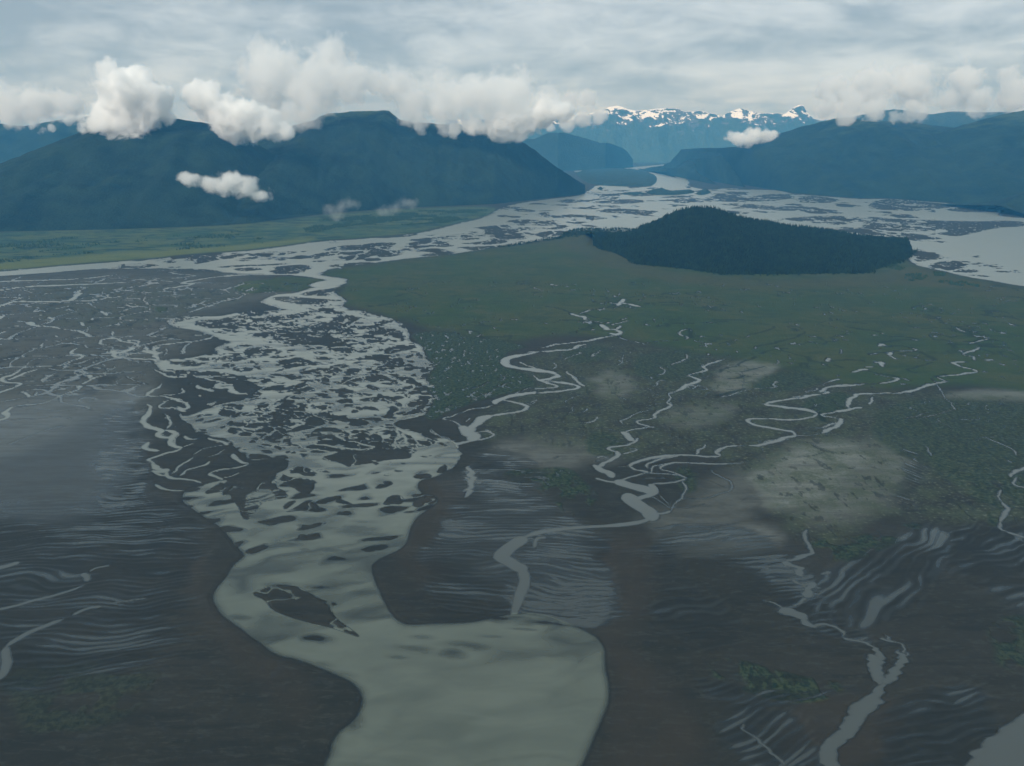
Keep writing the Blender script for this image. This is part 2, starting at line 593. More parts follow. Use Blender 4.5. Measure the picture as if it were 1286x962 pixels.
SURVEY += """
K 700 360 6.415
7.2 540 100 510 130 490 150
6.4 500 130 570 135 660 160
1.6 440 180 500 150 620 175
3.2 290 180 230 200 190 215
6.4 110 215 170 235 220 235 210 260
3.2 210 260 300 280 400 290 430 280
8.0 360 300 390 330 420 350
3.2 430 300 500 290 580 270
3.2 500 265 550 248
4.0 520 310 500 340 430 345
7.2 480 350 520 370 480 390 440 380
4.8 520 385 400 405 280 435 180 445 80 450 -60 480 -150 500
3.2 0 460 -80 480
4.8 140 500 170 470 250 465
2.4 170 490 240 485
2.0 60 590 150 550 200 525
2.4 260 560 300 540 330 510
3.2 0 520 100 515 170 490
2.4 490 410 560 435 640 445 700 465
1.2 420 480 500 465 600 455
2.4 700 465 680 460
1.2 700 455 800 445 900 435 1010 425
2.8 1010 425 1060 410 1000 390 980 375 1010 350 1060 345
2.4 290 120 330 120
1.6 400 88 420 92
1.6 750 72 765 72
2.4 1200 292 1240 290
2.4 1020 540 1050 570 1000 605 920 625
2.4 810 640 830 655 870 670 850 700 800 715
2.0 760 740 740 725
2.0 880 760 840 750 800 770 830 790 780 805 720 800
1.6 700 810 760 835
4.0 1350 580 1280 600 1200 625 1170 640 1210 670 1140 685 1050 705
5.6 1050 705 1100 735 1145 750 1090 780 1030 800 990 830 890 865
3.2 890 865 915 890 905 915 880 940 930 960
1.6 730 930 760 915 860 910 900 910
1.6 560 910 480 890
1.2 20 950 100 900 180 865
1.6 560 910 570 915
2.4 955 520 965 520
2.4 1210 550 1220 530
K 730 500 6.415
4.8 700 40 740 60 690 85 610 110 575 135 605 160
4.0 605 160 540 175 460 185 445 205 500 220 600 235
4.0 600 235 480 240 380 255 350 285
11.2 360 270 380 310 410 345
5.6 460 320 440 355 360 380 240 395 220 410 280 440
8.0 290 430 310 460 260 490 190 530 130 560
2.4 540 95 440 120 400 145 400 160 330 175 315 190 350 215
3.2 400 160 400 150
1.6 100 240 200 250 330 268
4.0 330 455 410 440 470 420 440 405 390 410
1.6 160 320 250 345 320 350
3.2 0 210 70 190 130 165 120 150
2.4 0 110 40 85
8.0 760 465 600 480 500 500 420 530 390 550
5.6 390 545 430 580 500 590 540 600
4.8 900 465 760 470 650 490 580 510 520 540 530 570
5.6 1110 465 1000 475 900 470 760 465
6.4 1110 465 1080 435 1110 410 1160 385 1300 380
4.0 980 375 1000 385 940 430 930 465
4.8 1300 525 1150 530 1000 535 850 530 720 530 640 555 640 575
4.0 560 605 570 550 640 540 720 530
4.0 640 575 740 600 850 650
4.8 850 650 800 670 680 680 560 700
4.8 540 600 460 620 400 640 330 660 280 670
4.0 540 605 640 610 760 620 840 640
2.4 300 550 390 545
11.2 110 540 170 580 240 600 260 640
7.2 130 640 200 665 280 680
20 290 670 370 700 480 730 560 750
11.2 560 700 590 740 560 780 480 800 430 820
24 380 770 400 820 480 880 550 920 570 980
7.2 570 930 650 930 720 910
3.2 720 910 760 820 840 800
2.4 720 890 640 840 560 790
2.4 700 860 620 780
4.0 120 480 180 470 220 480
2.4 100 510 160 500
2.4 140 510 190 495 230 480
3.2 830 660 830 770 780 830
2.4 500 650 600 640 700 650
2.4 840 800 960 810 1030 800 1090 770 1180 760 1210 690 1150 650 1080 620 1040 580
1.6 720 880 850 880 1000 850
K 900 400 6.415
2.0 130 180 180 165
2.4 230 150 260 135
2.0 300 245 330 230
2.4 370 1000 500 965 620 945
7.2 640 940 560 960 480 985 400 1010 330 1020 250 1025
6.4 640 940 620 915 540 900 440 885 330 870 260 845 240 825 290 808 400 805
5.6 400 805 560 815 700 815 770 795 820 775
8.0 820 770 780 745 700 735 600 720 500 710 400 700 380 690
7.2 385 690 430 670 560 655 690 650 720 630 850 610
4.0 600 640 680 630 760 620
4.8 850 610 910 590 840 580 830 590
5.6 830 590 860 565 920 548 1000 540 1090 540 1180 535
2.4 690 600 740 590 800 575 810 560
1.6 850 540 880 510 980 490
2.4 950 465 980 470
6.4 1100 435 1180 415 1220 410
3.2 1210 388 1283 385
4.0 900 350 910 320
3.2 850 370 865 380
1.6 990 280 1000 245
3.2 470 545 460 520 495 510
2.4 500 540 460 555 350 560 230 570 130 610 0 640
2.4 640 940 740 940 850 930
8.0 850 925 900 900 980 870 1010 830 990 805
4.8 850 880 930 855 990 840
5.6 990 810 940 800 870 790 870 770 960 755
7.2 960 755 1060 740 1160 710
7.2 1060 720 1050 680 1080 640 1120 615 1200 605 1290 605
3.2 1220 690 1250 660 1250 635
1.6 450 370 500 340 480 330
1.6 590 300 600 295
1.6 560 350 640 360
K 1040 380 6.415
3.2 370 270 400 262
3.2 430 245 450 255
3.2 660 295 700 302
4.8 390 345 440 330 460 345
4.0 650 362 710 375 660 385
2.4 710 378 600 388 500 398 400 410 330 420
6.4 480 420 500 400
4.0 490 425 550 455
5.6 390 485 440 480 450 515
4.8 310 515 370 515
7.2 240 550 320 540 300 545
2.4 200 560 260 545
3.2 370 575 440 585 480 600 550 605
5.6 550 605 560 630 500 640 420 655
1.2 420 655 300 655 150 660
4.0 150 660 60 665 -40 690
4.8 200 740 320 735 440 732 520 730
4.0 520 735 600 732
5.6 600 732 680 715 760 690 840 660 920 645 980 635
4.0 980 635 930 620 900 605
4.0 900 600 950 590 1060 585 1140 565 1190 550
4.8 1190 550 1140 525 1080 515
4.8 1080 515 1000 485 1030 475 1110 475
3.2 1090 415 1120 428 1180 430 1170 455
4.0 1090 415 1140 390 1200 380 1230 365 1190 355
3.2 1150 330 1180 320 1230 305 1290 295
2.4 1140 192 1150 195
2.4 1045 215 1120 240
1.6 850 615 1000 860 1080 855
1.6 600 925 700 910 800 885
1.6 700 925 850 910 950 880 1000 862 1080 855
4.0 320 820 345 800 350 770
2.4 50 595 90 590
3.2 0 640 60 625 80 618
2.4 0 450 10 470
K 1086 540 6.415
4.8 1300 290 1260 325 1180 355 1160 375
4.0 1220 380 1170 425 1220 455 1300 460
3.2 1110 490 1070 540 1110 585
7.2 1110 590 1160 630 1180 650 1120 690 1110 740
4.8 1110 740 1080 800 1150 820
2.4 950 60 1060 100 1200 165 1215 200
2.4 1150 245 1190 265
7.2 1150 825 1240 850 1290 870
2.4 480 130 540 215
2.4 400 240 440 270
3.2 1200 860 1280 900
K 960 680 6.415
8.0 330 -100 330 0 370 70 380 110 300 140 200 180
11.2 180 190 240 210 290 240 320 300
5.6 240 320 270 340 330 370 390 350
12.0 390 350 390 420 360 460
7.2 360 470 300 500 260 530
22 160 560 200 580 250 600 300 620
12.8 290 640 340 680 400 700
8.0 400 700 480 680 560 695 620 715 620 770
7.2 610 780 680 800 760 810 840 830 900 880
12.0 880 860 930 900 940 950 930 1010
4.8 500 290 570 260 560 290
6.4 970 760 1040 800 1110 840 1150 880 1130 920
8.0 960 790 1060 820
4.8 1140 900 1180 920 1100 940 1040 950
6.4 30 470 90 500 150 540
K 886 662 3.2075
17 680 520 690 560 695 640
11.2 780 500 790 540 750 610 710 640
22 715 640 680 700 600 750 540 800 500 850 490 900 520 990 560 1100
9.6 190 820 220 870 270 910 330 960
6.4 130 780 200 840
K 550 540 3.2075
11.2 880 350 800 375 700 385 570 390 460 405 400 420 350 440
22 350 440 290 480 250 515
20 245 515 290 540 340 570
15 335 560 350 620 320 670 300 745
6.4 390 480 400 440 440 435
9 122 145 140 200 130 240 110 272
4 100 190 150 215
4 95 250 140 235
K 0 700 6.415
10.4 680 130 720 150 720 180
7.2 700 215 640 240 560 270 450 300 350 325 250 345 150 375 -30 410 -200 440
11.2 500 505 420 530 340 560 250 590 160 640 90 680 40 720
12.8 40 720 30 770 60 840 50 900 10 980
4.8 740 110 800 75 900 60
8.0 580 470 700 410 820 400
4.8 900 370 1050 345 1200 320
11.2 -60 90 60 70 150 40
K 0 0 1
70 1345 900 1286 935 1262 962 1230 1010
50 1290 950 1270 975
"""
ZONES = """
veg 1 12
404 347 420 338 475 331 540 323 607 314 672 305 700 299 722 290 760 295 850 302 950 305 1060 310 1137 324 1153 335 1187 343 1242 354 1286 362 1400 375 2300 560 2300 650 1400 520 1286 490 1200 482 1080 492 1000 465 930 452 850 440 790 425 700 418 640 432 560 418 505 402 455 388 430 378 422 370 432 360 434 352 412 348
veg 1 2
-700 370 -700 330 -300 305 0 291 150 288 300 283 400 270 500 262 622 258 625 266 609 272 570 281 540 288 527 292 490 296 440 300 400 302 340 311 300 315 230 320 200 324 130 329 60 334 0 341 -300 351 -700 392
veg .9 1.5
288 362 307 353 330 352 360 346.5 384 349 408 350.5 413 355 391 361 377 366 360 366 335 367 310 369
veg .8 2
192 385 210 386 208 392 197 393
lush 1 4
-700 370 -700 330 -300 305 0 291 150 288 300 283 400 270 500 262 622 258 625 266 609 272 570 281 540 288 527 292 490 296 440 300 400 302 340 311 300 315 230 320 200 324 130 329 60 334 0 341 -300 351 -700 392
yel 1 5
-700 385 -300 344 0 332 60 324 200 315 300 308 390 298 398 302 340 311 300 315 200 324 60 334 0 341 -300 351 -700 392
yel .7 2
288 362 307 353 330 352 325 366 310 369
brown .45 9
722 291 755 298 790 325 850 345 950 352 1060 350 1130 338 1150 336 1190 345 1286 365 1286 378 1150 356 1060 362 900 362 800 350 740 322 700 310
marsh 1 4
516 418 560 415 610 424 668 434 640 442 630 452 634 462 672 474 672 487 610 500 566 516 550 527 536 528 542 505 534 470 548 460 534 446 530 434
marsh .95 4
630 590 680 588 718 587 737 610 750 624 735 640 712 650 697 632 675 612 648 608
marsh .7 9
1110 510 1160 500 1286 505 1500 540 1500 700 1286 640 1240 640 1200 600 1130 575 1090 545
marsh .85 5
1015 680 1080 675 1150 655 1160 665 1110 690 1070 708 1030 702 1018 690
marsh .9 4
1015 500 1060 490 1075 505 1040 525 1000 515
marsh .8 6
945 475 1010 462 1040 480 1000 492 950 492
marsh .75 6
790 450 850 435 880 445 890 470 850 480 800 475
marsh .7 6
700 440 760 430 770 450 720 460
marsh .8 5
890 828 930 828 1000 850 1060 858 1045 880 985 885 920 862 895 850
marsh .35 22
20 840 120 830 200 850 170 900 60 930 10 900
marsh .7 8
1240 780 1300 770 1400 800 1400 850 1286 850 1245 830
marsh .7 4
735 545 765 540 790 560 760 575 735 570
marsh .8 5
845 590 862 585 880 600 868 622 850 615
marsh .8 4
1240 640 1260 640 1260 662 1240 660
sparse .9 14
640 470 700 430 800 430 930 455 1000 470 1080 495 1200 488 1500 520 1500 690 1286 650 1180 660 1100 640 1060 690 1000 680 940 600 880 560 800 580 740 570 680 560 640 540 600 560 600 520 660 500
sparse .6 10
30 355 120 355 250 365 320 360 330 370 230 395 120 420 40 400
pale 1 22
930 612 950 585 985 562 1040 552 1085 558 1100 585 1060 610 1020 640 960 640
pale .6 30
1040 560 1120 545 1150 570 1110 630 1060 662 1000 655 1000 600
pale .35 24
900 600 950 580 960 650 900 660 840 690 800 660
pale .9 9
895 470 920 455 960 450 990 458 960 478 930 492 895 495
pale .75 12
740 480 765 462 790 470 800 490 770 505
pale .6 14
820 525 880 505 930 510 900 535 850 540
pale .7 9
1180 495 1240 487 1500 500 1500 520 1286 502 1200 504
pale .45 26
600 560 680 545 760 560 740 590 640 590
pale .5 20
830 690 900 655 980 660 990 690 900 700
wet .8 34
-300 520 0 505 60 500 140 485 185 490 180 530 160 580 150 640 60 660 0 650 -300 660
wet .3 30
560 600 640 590 700 650 760 680 750 760 640 760 540 700 570 640
wet .1 60
-300 650 0 660 200 680 150 800 0 800 -300 850
brown .75 22
500 660 530 610 560 600 570 640 535 680 560 730 520 740 500 700
brown .7 26
760 690 800 650 830 700 790 800 860 860 900 962 800 1000 740 980 775 880 760 800
brown .6 20
230 700 275 690 265 750 300 810 400 860 380 930 330 870 250 800
brown .7 14
1000 880 1050 870 1150 880 1120 962 960 962
"""
# zone of rippled sand: strength, softness, streak length, streak spacing, world direction (deg), then outline
RIPPLES = """
0.71 16 60 9 -3
565 600 640 590 700 640 770 670 790 690 766 730 764 790 700 775 600 775 530 770 520 700 545 660
0.95 14 90 10 -12
600 700 760 672 768 730 766 796 700 786 630 772
0.48 40 60 9 4
-200 610 60 620 200 610 250 640 290 690 270 740 240 800 150 860 0 880 -200 900
0.57 14 45 9 5
120 500 190 500 185 560 200 620 160 650 110 640
0.53 26 90 10 8
790 660 900 650 980 665 1010 700 1000 740 940 720 880 700 820 720
0.48 20 120 14 12
820 720 900 740 960 800 880 830 810 790
0.76 14 120 15 46
1000 730 1060 700 1130 665 1190 655 1210 690 1160 750 1100 795 1030 790
0.69 12 40 9 20
950 700 985 690 1020 720 1070 780 1110 810 1060 810 1000 790 960 740
0.48 24 70 14 25
1160 660 1286 650 1400 700 1400 800 1250 760 1180 720
0.60 22 70 9 32
900 870 1020 890 1060 962 1000 1010 900 960
0.55 22 60 9 18
1120 860 1250 850 1300 960 1150 1010 1080 930
0.55 14 60 9 18
860 840 1000 870 1100 850 1000 890 900 890
0.92 6 50 8 35
300 620 345 610 350 640 320 660 300 650
0.63 20 60 9 -8
700 740 780 740 770 800 700 790
0.52 20 40 9 120
1110 560 1180 560 1160 640 1110 630
0.52 14 60 9 2
830 660 950 660 950 690 830 700
0.57 14 40 9 -4
590 560 660 560 690 600 640 640 580 620
"""
# shoals under the silty river: cx cy rx ry amp
SHOALS = """
440 705 14 3 .5
383 690 10 3 .45
328 715 18 3 .6
345 700 14 4 .4
405 738 26 5 .85
380 760 10 3 .4
300 775 22 4 .6
395 800 22 6 .95
330 790 14 3 .35
520 815 30 5 .6
586 811 34 5 .7
568 821 18 6 .85
620 780 30 3 .7
650 775 25 2.5 .7
560 775 30 3 .8
445 665 22 7 .75
480 672 18 4 .5
415 690 22 4 .6
440 640 12 3 .5
480 605 14 5 .6
520 620 12 6 .6
375 675 8 7 .6
395 628 20 4 .4
348 678 10 3 .4
455 655 26 3 .4
350 652 16 3 .5
530 800 16 3 .5
500 825 16 3 .4
620 800 20 3 .5
660 790 22 2 .5
440 720 22 3 .5
350 735 24 6 .6
300 745 10 3 .3
440 880 16 18 .7
420 850 30 8 .6
400 835 20 4 .5
470 745 18 10 .6
700 782 60 8 .85
620 776 44 6 .9
560 772 30 6 .8
425 868 14 16 .85
442 905 16 14 .7
395 842 18 8 .8
745 790 14 10 .7
"""
DARKLINES = """
700 360 6.415
2 -600 40 -200 45 0 50 200 62 400 85
1.5 560 95 700 65 760 72 900 90
1.5 600 130 800 135 990 120
2 -100 160 20 175 110 215
2 300 185 480 150
2 420 260 260 235 220 215
3 800 320 920 315 850 300 1000 300 1240 290
2 1240 290 1350 280
3 1070 410 1090 380 1060 340
2 590 240 540 230
900 400 6.415
2 -100 10 100 15 220 12
2 20 205 130 180
2.5 260 130 410 100 470 70
2.5 330 230 520 185 660 150 710 110
2 340 280 450 250 580 245
2.5 900 350 1050 335 1200 345
2 950 380 1010 400
3 0 620 100 600 220 560
2.5 20 430 60 400 150 385 220 340 320 310
2.5 200 430 290 410 380 390
3 100 480 180 480 220 455
5 830 760 870 830
1040 380 6.415
2.5 60 140 200 160 300 170
3 150 200 420 235
2.5 440 270 640 280 710 295
2.5 700 305 540 300 440 325
2.5 450 350 600 350 700 365
2.5 320 415 500 395 640 385
2.5 0 480 120 460 280 465
2.5 340 560 480 580 560 600
2 640 540 700 570 730 560
2 640 540 760 500 830 480
2.5 830 130 890 120
2 850 155 1140 185
3 1050 215 1280 265
3 1110 320 1290 295
3 950 580 880 605
360 340 6.415
2 640 290 760 280 900 250 960 235 1100 215
2.5 880 210 960 185
700 340 6.415
1.5 -400 100 -100 130 40 120
1 200 40 260 50
300 300 3.2075
1.5 1130 210 1180 195
1.5 640 200 760 235
1.5 500 270 620 262
"""

# ------------------------------------------------------------------ reading the survey
def rows_of(txt):
    for ln in txt.strip().splitlines():
        ln = ln.strip()
        if ln and not ln.startswith('#'):
            yield ln.split()


def chaikin(P, closed, n=2):
    for _ in range(n):
        if closed:
            Q = np.roll(P, -1, 0)
            P = np.stack([0.75 * P + 0.25 * Q, 0.25 * P + 0.75 * Q], 1).reshape(-1, 2)
        else:
            A, B = P[:-1], P[1:]
            M = np.stack([0.75 * A + 0.25 * B, 0.25 * A + 0.75 * B], 1).reshape(-1, 2)
            P = np.vstack([P[:1], M, P[-1:]])
    return P


# survey grid: finer where the picture needs it (level of detail only, all in metres)
def stretched(a, b, step, ext, n):
    mid = np.arange(a, b + step * 0.5, step)
    g = np.cumsum(step * 1.055 ** np.arange(1, n))
    g = g[g < ext]
    return np.concatenate([a - g[::-1], mid, b + g])


GPX = stretched(-25, 1311, 1.12, 1500, 110)
GPY = np.concatenate([np.array([189, 190, 191, 192.5, 194, 196, 198, 200, 201.5]), np.arange(202.5, 262, 0.5),
                      np.arange(262, 360, 0.62), np.arange(360, 1000, 1.05), 1000 + np.cumsum(2 * 1.12 ** np.arange(25))])
NR, NC = len(GPY), len(GPX)
PXG, PYG = np.meshgrid(GPX, GPY)
GX, GY = gxy(PXG, PYG)
MPP = depth_of(GPY)[:, None] / FPX            # metres per survey pixel on each row
# natural wobble of the banks
lowr = sstep(560, 640, PYG) * (1 - sstep(800, 860, PXG))                   # the big lower channel keeps smooth banks
wa = np.minimum(MPP, 6.0) * (1 - 0.62 * lowr)
WX = GX + wa * 7.0 * (fbm(GX / 24, GY / 24, 4, 0, 0.6) - 0.5) + 9 * (fbm(GX / 120, GY / 120, 2, 3) - 0.5)
WY = GY + wa * 8.5 * (fbm(GX / 30, GY / 26, 4, 1, 0.6) - 0.5) + 14 * (fbm(GX / 120, GY / 150, 2, 4) - 0.5)
comb = np.maximum(sstep(670, 700, PYG) * sstep(840, 900, PXG), sstep(568, 580, PYG) * (1 - sstep(640, 660, PYG)) * sstep(570, 580, PXG) * (1 - sstep(620, 640, PXG)))                         # ripple marks fray the creek on the right
WX = WX + comb * 11 * (fbm(GX / 40, GY / 7, 2, 2) - 0.5)
RID = lambda x, y, o, k: 1 - np.abs(2 * fbm(x, y, o, k, 0.55) - 1)
BIG = 1e9


def window(px, py, mx, my):
    c0 = np.searchsorted(GPX, px.min() - mx); c1 = np.searchsorted(GPX, px.max() + mx)
    r0 = np.searchsorted(GPY, py.min() - my); r1 = np.searchsorted(GPY, py.max() + my)
    return slice(max(r0, 0), min(r1 + 1, NR)), slice(max(c0, 0), min(c1 + 1, NC))


def seg_dist(X, Y, A, B):
    A = np.asarray(A, float); B = np.asarray(B, float); d = B - A
    L = d[0] * d[0] + d[1] * d[1] + 1e-9
    t = np.clip(((X - A[0]) * d[0] + (Y - A[1]) * d[1]) / L, 0, 1)
    return np.hypot(X - A[0] - t * d[0], Y - A[1] - t * d[1]), t


def poly_sd(P, X, Y):
    """signed distance (inside > 0) of points to a closed world outline"""
    D = np.full(X.shape, BIG); ins = np.zeros(X.shape, bool)
    Q = np.roll(P, -1, 0)
    for A, B in zip(P, Q):
        D = np.minimum(D, seg_dist(X, Y, A, B)[0])
        if A[1] != B[1]:
            c = (A[1] > Y) != (B[1] > Y)
            ins ^= c & (X < (B[0] - A[0]) * (Y - A[1]) / (B[1] - A[1]) + A[0])
    return np.where(ins, D, -D)


print('grid', NR, NC)
H = 0.55 + 0.5 * (fbm(GX / 260, GY / 260, 3, 2) - 0.5)        # mud stands about half a metre above the water
SILT = np.zeros((NR, NC))
mode = 'W'; ox = oy = 0.0; sc = 1.0
for tk in rows_of(SURVEY):
    if tk[0] in 'WICK':
        mode = tk[0]; ox, oy, sc = map(float, tk[1:4]); continue
    v = np.array(list(map(float, tk)))
    if mode in 'WI':
        P = v.reshape(-1, 2) / sc + (ox, oy)
        P = chaikin(P, True, 1)
        s = window(P[:, 0], P[:, 1], 14, 9)
        wp = np.stack(gxy(P[:, 0], P[:, 1]), 1)
        X, Y = WX[s], WY[s]
        sd = poly_sd(wp, X, Y)
        mp = np.minimum(np.broadcast_to(MPP[s[0]], X.shape), 8)
        if mode == 'W':
            h = -sd * np.where(sd < 0, 0.10, np.where(PYG[s] > 610, 0.045, 0.075)) / np.maximum(mp, 1)
            H[s] = np.where(sd > -11 * mp, np.minimum(H[s], np.clip(h, -1.3, 1.1)), H[s])
            SILT[s] = np.maximum(SILT[s], sstep(-8, 2, sd / mp))
        else:
            h = (sd + 0.55 * mp) * 0.16 / np.maximum(mp, 1)
            nz = RID(GX[s] / 46, GY[s] / 40, 3, 5)
            h = np.where(h > 0, np.minimum(h, 0.55) + 0.0 - 0.75 * sstep(0.90, 0.96, nz), h)
            H[s] = np.where(sd > -5 * mp, np.maximum(H[s], np.clip(h, -1.3, 0.6)), H[s])
    else:
        w = v[0]
        P = v[1:].reshape(-1, 2) / sc + (ox, oy)
        P = chaikin(P, False, 2)
        wx, wy = gxy(P[:, 0], P[:, 1])
        rad = w * depth_of(P[:, 1]) / FPX * 0.5
        s = window(P[:, 0], P[:, 1], w + 8, w * 0.6 + 7)
        X, Y = WX[s], WY[s]
        val = np.full(X.shape, BIG)
        n = len(P) - 1
        for i in range(n):
            d, t = seg_dist(X, Y, (wx[i], wy[i]), (wx[i + 1], wy[i + 1]))
            # channels pinch and swell and run out at their heads
            f = (i + t) / n
            e = np.minimum(f, 1 - f)
            tap = 0.35 + 0.65 * np.minimum(1, e * 5)
            val = np.minimum(val, d - tap * (rad[i] * (1 - t) + rad[i + 1] * t))
        mp = np.broadcast_to(MPP[s[0]], X.shape)
        val = val + mp * (2.0 * (fbm(GX[s] / 55, GY[s] / 55, 3, 6) - 0.5)) * min(w / 6, 2.0)
        h = np.clip(val * 0.2 / np.clip(mp, 1, 6), -1.0, 1.1)
        H[s] = np.where(val < 6 * mp, np.minimum(H[s], h), H[s])
        sv = 0.75 if mode == 'C' else 0.42
        SILT[s] = np.where(val < 2 * mp, np.maximum(SILT[s], sv), SILT[s])

# low streaky bars of the wide far river
far = sstep(232, 240, PYG) * (1 - sstep(318, 336, PYG))
nb = fbm(GX / 230 + 5, GY / 300, 5, 2, 0.55)
m = (SILT > 0.95) & (far > 0.02) & (PXG < 1175)
H = np.where(m, np.maximum(H, np.clip((nb - 0.615) * 9 - (1 - far) * 1.6, -1.3, 0.45)), H)
nb2 = 1 - np.abs(2 * fbm(GX / 160, GY / 260, 4, 5) - 1)
H = np.where(m & (nb2 > 0.92) & (H > -0.1), -0.3, H)

# soft shoals
for tk in rows_of(SHOALS):
    cx, cy, rx, ry, am = map(float, tk)
    P = np.array([[cx - 2.6 * rx, cy - 2.6 * ry], [cx + 2.6 * rx, cy + 2.6 * ry]])
    s = window(P[:, 0], P[:, 1], 2, 2)
    X0, Y0 = gxy(cx, cy)
    ax = rx * depth_of(cy) / FPX
    ay = abs(gxy(cx, cy - ry)[1] - gxy(cx, cy + ry)[1]) / 2
    x = GX[s] - X0; y = GY[s] - Y0
    n1 = fbm(GX[s] / 30, GY[s] / 12, 3, 2) - 0.5
    q = (x / ax) ** 2 + ((y + 0.10 * x + n1 * ay * 1.3) / ay) ** 2
    g = np.exp(-q * 1.1)
    see = np.clip(am * (0.75 + 0.9 * n1 + 0.25) * g, 1e-3, 1)          # how far the bed shows through
    hs = np.log(see) / 6 + (0.16 * sstep(0.72, 0.95, see))
    H[s] = np.where(H[s] < 0.0, np.maximum(H[s], hs), H[s])

# broad, lazy relief of the bed below the lower river
low = sstep(380, 430, PYG)
a_ = 0.28
U_, Q_ = GX * math.cos(a_) + GY * math.sin(a_), -GX * math.sin(a_) + GY * math.cos(a_)
Q2 = Q_ + 40 * (fbm(GX / 90, GY / 90, 3, 2) - 0.5)
fold = RID(U_ / 150, Q2 / 46, 3, 3) ** 3                                   # soft submerged folds of the sand
fold = np.clip(fold * 1.25 - 0.25, 0, 1) * sstep(0.33, 0.52, fbm(GX / 130, GY / 110, 3, 1))
pool = sstep(800, 850, PYG)
see = 0.012 + low * (0.66 - 0.52 * pool) * fold + low * 0.07 * fbm(GX / 60, GY / 40, 4, 5)
H = np.where((H < -0.02) & (SILT > 0.9), np.maximum(H, np.log(see) / 6), H)

# braids: threads of water between cells of mud, at two sizes, with a few wide lanes kept open
def cells(x, y, k):
    """distance difference F2-F1 of jittered cells (0 on the threads), plus a value per cell"""
    xi, yi = np.floor(x), np.floor(y)
    f1 = np.full(x.shape, 9.0); f2 = np.full(x.shape, 9.0); cid = np.zeros(x.shape)
    for dx in (-1, 0, 1):
        for dy in (-1, 0, 1):
            cx, cy = xi + dx, yi + dy
            a, b = (cx.astype(np.int64) + 53 * k) & 255, (cy.astype(np.int64) + 29 * k) & 255
            d = np.hypot(cx + 0.1 + 0.8 * _T[1, b, a] - x, cy + 0.1 + 0.8 * _T[2, b, a] - y)
            nr = d < f1
            f2 = np.where(nr, f1, np.minimum(f2, d)); f1 = np.where(nr, d, f1)
            cid = np.where(nr, _T[3, b, a], cid)
    return f2 - f1, cid


br = sstep(372, 388, PYG) * (1 - sstep(560, 612, PYG)) * sstep(185, 225, PXG) * (1 - sstep(540, 560, PXG))
LANES = """
13 400 350 405 357 388 364 362 369 340 377 380 383 330 390 270 398 225 405 250 416 300 428 345 433 372 441
8 205 460 255 464 300 468 350 478 400 484 450 489 495 497 525 508
8 372 441 400 452 350 462 320 470
7 372 441 430 438 470 440 500 450 535 462
9 245 532 285 548 312 560 330 578 352 592 390 606
10 480 590 515 575 545 562
7 310 514 350 500 385 488
6 330 578 370 560 395 548 430 540 470 535 500 530
7 500 497 515 515 495 535 530 552
5 440 392 480 404 515 418 530 440 545 460
"""
lane = np.zeros((NR, NC))
for tk in rows_of(LANES):
    v = np.array(list(map(float, tk))); P = chaikin(v[1:].reshape(-1, 2), False, 2)
    wx, wy = gxy(P[:, 0], P[:, 1]); s = window(P[:, 0], P[:, 1], 30, 20)
    D = np.full(GX[s].shape, BIG)
    for i in range(len(P) - 1):
        D = np.minimum(D, seg_dist(WX[s], WY[s], (wx[i], wy[i]), (wx[i + 1], wy[i + 1]))[0])
    mp = np.broadcast_to(MPP[s[0]], D.shape)
    lane[s] = np.maximum(lane[s], 1 - sstep(v[0] * 0.5, v[0] * 0.5 + 4, D / mp))
BX = WX + 26 * (fbm(GX / 60, GY / 60, 2, 1) - 0.5); BY = WY + 0.45 * WX + 30 * (fbm(GX / 70, GY / 50, 2, 6) - 0.5)
e1, id1 = cells(BX / 66, BY / 52, 1)
e2, id2 = cells(BX / 27 + 7, BY / 19, 2)
wv = fbm(GX / 110, GY / 110, 2, 5)
A = (e1 - (0.06 + 0.55 * wv * wv + 0.30 * (id1 > 0.62))) * 3.0
Bm = (e2 - (0.10 + 0.50 * wv * wv + 0.9 * (id2 > 0.72))) * 1.8
isl = np.minimum(A, Bm) - 1.6 * lane - (1 - br) * 1.6
isl2 = (fbm(WX / 36, WY / 22, 3, 3, 0.6) - 0.66) * 5 - 1.6 * lane - (1 - br) * 1.6
H = np.where((SILT > 0.8) & (br > 0.02), np.maximum(H, np.clip(np.maximum(isl, isl2), -1.3, 0.4)), H)
# in the neck the bars drown: soft lens shaped shoals strung along the current
nk = sstep(575, 600, PYG) * (1 - sstep(690, 740, PYG))
e3, id3 = cells(U_ / 62 + 0.5 * fbm(GX / 60, GY / 60, 2, 4), Q2 / 30, 5)
see3 = nk * sstep(0.12, 0.62, e3 * (0.65 + 0.7 * fbm(GX / 24, GY / 14, 3, 6))) * np.where(id3 > 0.38, 0.55 + 0.5 * id3, 0.12)
H = np.where((SILT > 0.9) & (H < -0.02) & (nk > 0), np.maximum(H, np.log(np.clip(see3, 1e-3, 1.0)) / 6), H)
H = np.where((SILT > 0.9) & (nk > 0) & (see3 > 0.74), np.maximum(H, (see3 - 0.74) * 1.5), H)
th = RID(WX / 85, WY / 60, 2, 2)
H = np.where((SILT > 0.5) & (br > 0.3) & (H > -0.05), np.minimum(H, 0.25 - 0.5 * sstep(0.93, 0.985, th)), H)

